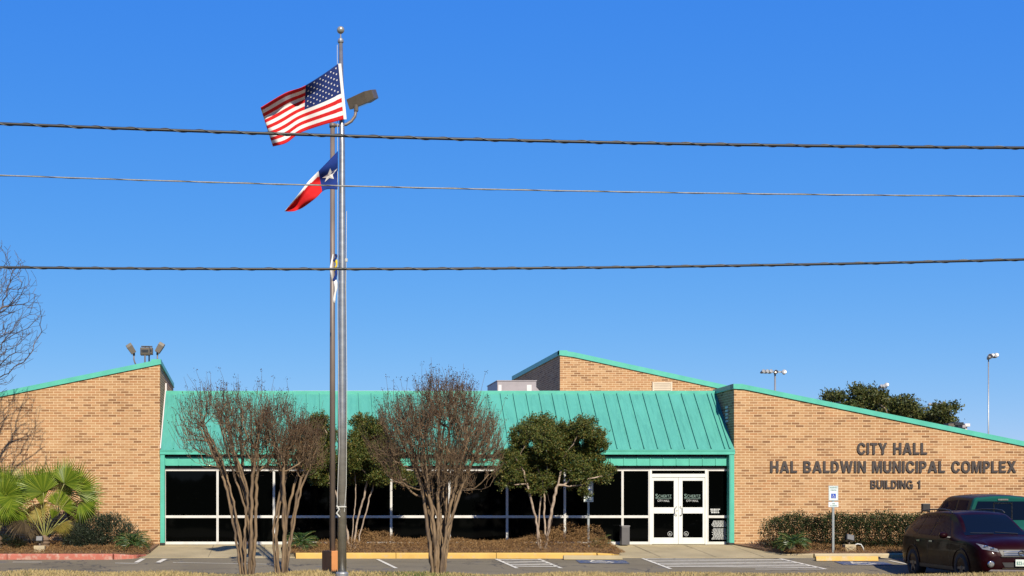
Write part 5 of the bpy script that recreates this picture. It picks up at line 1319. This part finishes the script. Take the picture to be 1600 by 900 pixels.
def wheel(parent, x, y, r_, w_, name='wheel', sp=6):
    out = 1 if y > 0 else -1; T4 = Matrix.Translation((x, y, r_)) @ Matrix.Rotation(R(-90*out), 4, 'X')
    m = MB(); m.lathe([(r_*.64, -w_/2), (r_*.90, -w_/2), (r_*.985, -w_*.36), (r_, -w_*.2), (r_, w_*.2), (r_*.985, w_*.36), (r_*.90, w_/2), (r_*.64, w_/2)], 36, mat=T4, cap=False)
    ty = m.build('wheel', M['tyre'], parent, smooth=True)
    try: ty.data.set_sharp_from_angle(angle=R(50))
    except Exception: pass
    m = MB(); m.lathe([(r_*.60, w_*.30), (r_*.665, w_*.42), (r_*.665, w_*.48), (r_*.62, w_*.47), (r_*.60, w_*.2)], 30, mat=T4, cap=False); m.lathe([(.0005, w_*.1), (r_*.6, w_*.05), (r_*.6, w_*.0)], 24, mat=T4, mi=1)
    for k in range(sp):
        a = 2*math.pi*k/sp; c_, s_ = math.cos(a), math.sin(a); f = lambda rr_, tt, z: T4 @ Vector((c_*rr_-s_*tt, s_*rr_+c_*tt, z))
        m.hexa([f(r_*.10, -.035, w_*.28), f(r_*.10, .035, w_*.28), f(r_*.10, .035, w_*.42), f(r_*.10, -.035, w_*.42)], [f(r_*.62, -.04, w_*.26), f(r_*.62, .04, w_*.26), f(r_*.62, .035, w_*.42), f(r_*.62, -.035, w_*.42)])
    m.lathe([(r_*.17, w_*.1), (r_*.17, w_*.42), (r_*.10, w_*.46), (.0005, w_*.46)], 14, mat=T4); m.build('rim', [M['rim'], M['blackplastic']], ty)
def cutter(x, r_, wd):
    m = MB(); m.lathe([(r_, -wd), (r_, wd)], 40, mat=Matrix.Translation((x, 0, .38)) @ Matrix.Rotation(R(90), 4, 'X')); return m.build('cut', None)

# --- maroon SUV
SX, SY = 17.03, -8.45
suv = thing('parked_suv', 'dark maroon SUV facing the viewer at the right edge of the lot', 'car', (SX, SY, zlot(SY)-.003), R(-95))
def sec(w_, zb_, zs, wr, zr, zc=None, mid=None):
    # bottom centre, sill, lower side, mid side, upper side, shoulder, roof edge lower, roof edge, crown
    zm = zb_+.52*(zs-zb_); zc = zr+.03 if zc is None else zc
    return [(0, zb_), (w_*.82, zb_+.005), (w_*.97, zb_+.07), (w_, zm), (w_*.985, zs-.12), (w_*.945, zs), (wr+.04, zs+(zr-zs)*.72), (wr-.02, zr-.025), (wr*.72, zr+.002), (wr*.35, zc-.006), (0, zc)]
st = [(-2.42, sec(.66, .52, .86, .52, .93)), (-2.38, sec(.80, .40, .98, .66, 1.08)), (-2.22, sec(.88, .32, 1.08, .66, 1.36)), (-2.0, sec(.925, .28, 1.11, .57, 1.565)), (-1.65, sec(.935, .26, 1.10, .575, 1.635)),
      (-1.1, sec(.94, .25, 1.08, .59, 1.67)), (-.5, sec(.94, .25, 1.065, .60, 1.685)), (.0, sec(.94, .25, 1.055, .60, 1.675)), (.32, sec(.94, .25, 1.045, .60, 1.64)), (.62, sec(.94, .25, 1.04, .63, 1.50)), (.95, sec(.94, .25, 1.035, .68, 1.28)),
      (1.22, sec(.94, .25, 1.03, .72, 1.14, 1.165)), (1.38, sec(.94, .26, 1.025, .70, 1.10, 1.13)), (1.75, sec(.93, .27, 1.0, .68, 1.07, 1.105)), (2.02, sec(.90, .27, .94, .66, 1.02, 1.05)), (2.20, sec(.85, .28, .85, .63, .94, .965)), (2.30, sec(.77, .31, .74, .56, .82, .845)), (2.345, sec(.66, .38, .64, .50, .70, .71))]
body = loft(st, 4, 3).build('body', M['maroon'], suv, smooth=True)
bv0 = bvh_of(body)
bool_cut(body, [cutter(-1.41, .425, 1.2), cutter(1.41, .425, 1.2)])
m = MB(); m.box(-1.95, 1.95, -.70, .70, .27, .92); m.build('wheel_well_liner', M['blackplastic'], suv)
def quad(pts, dirn, nu, nv, nm, mt, parent=body, off=.005, back=.02, bvh=bv0):
    return project(bvh, pts, dirn, nu, nv, off, back).build(nm, M[mt], parent, smooth=False)
SD = (0, 1, 0)     # onto the right side (y<0) we shoot along +y
for sgn in (-1, 1):
    dd = (0, -sgn, 0)
    yy = lambda x, z: (x, sgn*.8, z)
    quad([yy(-.42, 1.09), yy(.66, 1.075), yy(.10, 1.56), yy(-.42, 1.60)], dd, 12, 6, 'side_window', 'carglass')
    quad([yy(-1.28, 1.12), yy(-.50, 1.095), yy(-.50, 1.60), yy(-1.28, 1.585)], dd, 10, 6, 'side_window', 'carglass')
    quad([yy(-1.98, 1.27), yy(-1.35, 1.13), yy(-1.35, 1.58), yy(-1.74, 1.535)], dd, 8, 6, 'side_window', 'carglass')
    quad([yy(-1.02, .29), yy(1.0, .29), yy(.96, .38), yy(-.98, .38)], dd, 14, 2, 'side_sill', 'blackplastic', off=.012)
    for x0_, x1_ in ((-.47, -.46), (.78, .79), (-1.26, -1.25)):
        quad([yy(x0_, .40), yy(x1_, .40), yy(x1_-.02, 1.05), yy(x0_-.02, 1.05)], dd, 1, 8, 'door_seam', 'blackplastic', off=.0015)
    for hx_ in (-.36, -1.12):
        hd = quad([yy(hx_, .93), yy(hx_+.19, .93), yy(hx_+.19, .965), yy(hx_, .965)], dd, 3, 1, 'door_handle', 'chrome', off=.03, back=.01)
    # flares
    for wx in (-1.41, 1.41):
        m = MB(); pts = []
        for a in range(0, 181, 12):
            x_ = wx+.435*math.cos(R(a)); z_ = .38+.435*math.sin(R(a)); h = bv0.ray_cast(Vector((x_, sgn*3, z_)), Vector((0, -sgn, 0)))
            if h[0] is not None: pts.append(h[0]+Vector((0, sgn*.0, 0)))
        m.tube(pts, .017, 6); m.build('arch_trim', M['maroon'], body, smooth=True)
    # mirror
    m = MB(); m.lathe([(.0005, -.10), (.06, -.095), (.092, -.05), (.098, .0), (.085, .06), (.0005, .085)], 14, mat=Matrix.Translation((.62, sgn*1.02, 1.115)) @ Matrix.Rotation(R(90), 4, 'X') @ Matrix.Scale(.8, 4, (0, 1, 0)))
    mrr = m.build('door_mirror', M['maroon'], suv, smooth=True)
    m = MB(); m.tube([(.66, sgn*.86, 1.06), (.63, sgn*.97, 1.08)], .03, 6); m.build('mirror_arm', M['blackplastic'], mrr)
    # roof rail
    m = MB(); m.tube([(-1.75, sgn*.60, 1.63), (-1.62, sgn*.60, 1.70), (-1.0, sgn*.615, 1.735), (-.3, sgn*.62, 1.74), (.05, sgn*.615, 1.715), (.18, sgn*.61, 1.66)], .018, 8); m.build('roof_rail', M['blackplastic'], suv, smooth=True)
    # lamps (front)
    fx = (-1, 0, 0)
    hl = quad([(2, sgn*.80, .84), (2, sgn*.47, .77), (2, sgn*.50, .85), (2, sgn*.84, .965)], fx, 8, 4, 'headlight', 'lamp', off=.012, back=.03)
    for (yy_, zz_, rr_) in ((.72, .885, .045), (.61, .84, .042)):
        h = bv0.ray_cast(Vector((5, sgn*yy_, zz_)), Vector((-1, 0, 0)))
        if h[0] is not None: m = MB(); m.lathe([(rr_, -.01), (rr_, .02), (rr_*.7, .026), (.0005, .015)], 14, mat=Matrix.Translation(h[0]+Vector((.0, 0, 0))) @ Matrix.Rotation(R(90), 4, 'Y')); m.build('reflector', M['chrome'], hl, smooth=True)
    h = bv0.ray_cast(Vector((5, sgn*.66, .50)), Vector((-1, 0, 0)))
    if h[0] is not None:
        m = MB(); m.lathe([(.062, -.03), (.062, .012), (.052, .02), (.0005, .012)], 18, mat=Matrix.Translation(h[0]) @ Matrix.Rotation(R(90), 4, 'Y')); m.build('fog_lamp', M['lamp'], suv, smooth=True)
        m = MB(); m.lathe([(.075, -.03), (.078, .006), (.064, .012)], 18, mat=Matrix.Translation(h[0]) @ Matrix.Rotation(R(90), 4, 'Y')); m.build('fog_lamp_ring', M['chrome'], suv, smooth=True)
    wheel(suv, -1.41, sgn*.83, .37, .23); wheel(suv, 1.41, sgn*.83, .37, .23)
# windscreen and rear glass
dn = Vector((-.80, 0, -.60))
ws = [(1.18, -.74, 1.12), (1.18, .74, 1.12), (.42, .60, 1.60), (.42, -.60, 1.60)]
quad(ws, dn, 14, 10, 'windscreen', 'carglass', off=.005)
quad([(-2.0, -.60, 1.22), (-2.0, .60, 1.22), (-2.0, .52, 1.54), (-2.0, -.52, 1.54)], (1, 0, 0), 8, 5, 'rear_window', 'carglass')
fx = (-1, 0, 0)
gr = quad([(2, -.42, .68), (2, .42, .68), (2, .48, .83), (2, -.48, .83)], fx, 10, 4, 'grille', 'blackplastic', off=.010)
for z_ in (.71, .75, .79):
    q = quad([(2, -.38, z_), (2, .38, z_), (2, .385, z_+.012), (2, -.385, z_+.012)], fx, 10, 1, 'grille_slat', 'chrome', gr, off=.024)
quad([(2, -.46, .665), (2, .46, .665), (2, .46, .680), (2, -.46, .680)], fx, 10, 1, 'grille_slat', 'chrome', gr, off=.028)
h = bv0.ray_cast(Vector((5, 0, .755)), Vector((-1, 0, 0)))
m = MB(); Tm = Matrix.Translation(h[0]+Vector((.03, 0, 0))) @ Matrix.Rotation(R(90), 4, 'Y')
ring = [Tm @ Vector((math.cos(t)*.062, math.sin(t)*.062, 0)) for t in np.linspace(0, 2*math.pi, 21)]; m.tube(ring, .010, 6, cap=False); m.box(h[0].x+.022, h[0].x+.036, -.075, .075, .745, .765); m.build('emblem', M['chrome'], gr)
quad([(2, -.36, .43), (2, .36, .43), (2, .42, .54), (2, -.42, .54)], fx, 10, 3, 'bumper_intake', 'blackplastic', off=.008)
quad([(2, -.42, .395), (2, .42, .395), (2, .43, .415), (2, -.43, .415)], fx, 10, 1, 'bumper_trim', 'chrome', off=.02)
quad([(2, -.74, .30), (2, .74, .30), (2, .66, .375), (2, -.66, .375)], fx, 12, 2, 'bumper_skirt', 'hvac', off=.012)
h = bv0.ray_cast(Vector((5, 0, .50)), Vector((-1, 0, 0)))
px_ = h[0].x+.05
m = MB(); m.box(px_, px_+.012, -.155, .155, .455, .61); pl = m.build('number_plate', M['plate'], suv, bevel=.004)
m = MB(); m.box(px_-.10, px_, -.12, .12, .48, .58); m.build('plate_bracket', M['blackplastic'], suv)
tx = text_obj('BZ5-667', 'plate_characters', M['signgreen'], -.13, .13, .485, .565, 0, pl, .001, .02)
for v in tx.data.vertices: x_, y_, z_ = v.co; v.co = (px_+.0135-y_, x_, z_)
# inside: steering wheel seen through the screen (dark seats in shade)
m = MB(); T5 = Matrix.Translation((.86, .36, 1.30)) @ Matrix.Rotation(R(-52), 4, 'Y'); ring = [T5 @ Vector((math.cos(t)*.17, math.sin(t)*.17, 0)) for t in np.linspace(-.2, math.pi+.2, 16)]
# antenna
m = MB(); m.tube([(-.35, .1, 1.70), (-.50, .1, 1.80)], .006, 5); m.build('antenna', M['blackplastic'], suv)
# wipers
for y0_ in (-.1, .45):
    a_ = bv0.ray_cast(Vector((1.16, y0_, 1.14))-dn*3, dn)[0]-dn*.02; b_ = bv0.ray_cast(Vector((1.10, y0_-.5, 1.16))-dn*3, dn)[0]-dn*.02
    m = MB(); m.tube([a_, b_], .008, 5); m.build('wiper', M['blackplastic'], suv)

# --- teal pickup parked nose-in beside the SUV
PX_, PY_ = 18.55, -6.0
pk = thing('parked_pickup', 'teal pickup truck with a brown cab roof, nose towards the hedge behind the SUV', 'pickup truck', (PX_, PY_, zlot(PY_)-.003), R(88))
def sec2(w_, zb_, zs, wr, zr, zc=None):
    zm = zb_+.5*(zs-zb_); zc = zr+.03 if zc is None else zc
    return [(0, zb_), (w_*.85, zb_+.005), (w_*.98, zb_+.06), (w_, zm), (w_*.99, zs-.1), (w_*.955, zs), (wr+.05, zs+(zr-zs)*.75), (wr-.02, zr-.03), (wr*.72, zr), (wr*.35, zc-.005), (0, zc)]
o_ = .20
cabst = [(-1.02, sec2(.93, .5, 1.32, .68, 1.86)), (-1.0, sec2(.94, .48, 1.33, .70, 1.96)), (-.7, sec2(.95, .48, 1.33, .71, 2.0)), (.1, sec2(.95, .48, 1.32, .70, 2.02)), (.55, sec2(.95, .48, 1.31, .68, 1.98)), (.85, sec2(.95, .48, 1.30, .70, 1.78)), (1.15, sec2(.95, .48, 1.29, .74, 1.50)), (1.4, sec2(.95, .48, 1.27, .76, 1.36)), (1.6, sec2(.95, .48, 1.25, .74, 1.31)),
         (2.1, sec2(.94, .48, 1.20, .72, 1.27)), (2.5, sec2(.92, .48, 1.12, .70, 1.20)), (2.62, sec2(.86, .52, 1.0, .66, 1.05))]
cab = loft(cabst, 4, 3).build('cab', M['pickteal'], pk, smooth=True); bvp = bvh_of(cab)
bool_cut(cab, [cutter(1.75, .47, 1.3)])
cab.data.materials.append(M['picktan'])
for pl_ in cab.data.polygons:
    if pl_.center.z > 1.36 and pl_.center.x > -.93: pl_.material_index = 1  # brown roof; on the cab sides the brown paints in reflected brick
m = MB()
for s_ in (-1, 1): m.box(-3.0, -1.05, s_*.95-.09 if s_ > 0 else -.95, s_*.95 if s_ > 0 else -.86, .55, 1.22)
m.box(-3.0, -1.05, -.86, .86, .62, .70); m.box(-1.11, -1.05, -.86, .86, .70, 1.22); bedo = m.build('bed', M['pickteal'], pk, bevel=.025)
bool_cut(bedo, [cutter(-2.0, .47, 1.3)])
m = MB(); m.box(-3.06, -3.005, -.86, .86, .60, 1.22); tg_ = m.build('tailgate', M['pickteal'], pk, bevel=.015)
m = MB(); m.box(-3.085, -3.06, -.12, .12, .98, 1.06); m.build('tailgate_handle', M['blackplastic'], tg_)
m = MB(); m.box(-3.22, -3.07, -.90, .90, .44, .60); m.build('rear_bumper', M['chrome'], pk, bevel=.02)
for s_ in (-1, 1):
    m = MB(); m.box(-3.05, -3.003, s_*.955-.09 if s_ > 0 else -.955, s_*.955 if s_ > 0 else -.865, .80, 1.15); m.build('tail_light', M['redlens'], pk, bevel=.008)
    dd = (0, -s_, 0); yy = lambda x, z: (x, s_*.8, z)
    quad([yy(-.20, 1.36), yy(.98, 1.34), yy(.55, 1.86), yy(-.20, 1.90)], dd, 10, 6, 'side_window', 'carglass', cab, bvh=bvp)
    quad([yy(-.85, 1.37), yy(-.30, 1.36), yy(-.30, 1.90), yy(-.80, 1.88)], dd, 6, 6, 'side_window', 'carglass', cab, bvh=bvp)
    m = MB(); m.box(.78, .90, 1.0 if s_ > 0 else -1.2, 1.2 if s_ > 0 else -1.0, 1.58, 1.80); m.tube([(.84, s_*.9, 1.45), (.84, s_*1.05, 1.62)], .025, 6); m.build('door_mirror', M['blackplastic'], pk, bevel=.02)
    wheel(pk, -2.0, s_*.82, .40, .25, sp=5); wheel(pk, 1.75, s_*.82, .40, .25, sp=5)
    for x0_ in (-.27, 1.02): quad([yy(x0_, .55), yy(x0_+.01, .55), yy(x0_+.01, 1.30), yy(x0_, 1.30)], dd, 1, 8, 'door_seam', 'blackplastic', cab, off=.0015, bvh=bvp)
rx_ = (1, 0, 0)
quad([(-1, -.80, 1.38), (-1, .80, 1.38), (-1, .63, 1.86), (-1, -.63, 1.86)], rx_, 12, 6, 'rear_window', 'carglass', cab, bvh=bvp, off=.006)
for a_, b_ in ((-.24, -.215), (.215, .24)):
    quad([(-1, a_, 1.40), (-1, b_, 1.40), (-1, b_, 1.84), (-1, a_, 1.84)], rx_, 1, 6, 'window_divider', 'chrome', cab, bvh=bvp, off=.012)
quad([(-1, -.22, 1.80), (-1, .22, 1.80), (-1, .22, 1.825), (-1, -.22, 1.825)], rx_, 3, 1, 'window_divider', 'chrome', cab, bvh=bvp, off=.012)
quad([(-1, -.13, 1.885), (-1, .13, 1.885), (-1, .13, 1.925), (-1, -.13, 1.925)], rx_, 4, 1, 'brake_light', 'lamp', cab, bvh=bvp, off=.02)
rf = MB(); quad([(-.98, -.58, 2), (.60, -.56, 2), (.60, .56, 2), (-.98, .58, 2)], (0, 0, -1), 12, 10, 'roof_skin', 'picktan', cab, bvh=bvp, off=.006)
quad([(1.38, -.80, 1.38), (1.38, .80, 1.38), (.68, .62, 1.90), (.68, -.62, 1.90)], (-.8, 0, -.6), 10, 6, 'windscreen', 'carglass', cab, bvh=bvp)

# bring every painted, built and grown surface to real-world reflectance for this exposure
ALB = .70
for mt in bpy.data.materials:
    nt_ = mt.node_tree
    for nd in list(nt_.nodes):
        sk = nd.inputs['Base Color'] if nd.type == 'BSDF_PRINCIPLED' else (nd.inputs['Color'] if nd.type == 'BSDF_TRANSLUCENT' else None)
        if sk is None: continue
        mx_ = nt_.nodes.new('ShaderNodeMix'); mx_.data_type = 'RGBA'; mx_.blend_type = 'MULTIPLY'; mx_.inputs[0].default_value = 1; mx_.inputs[7].default_value = (ALB, ALB, ALB, 1)
        if sk.is_linked: nt_.links.new(sk.links[0].from_socket, mx_.inputs[6])
        else: mx_.inputs[6].default_value = sk.default_value[:]
        nt_.links.new(mx_.outputs[2], sk)
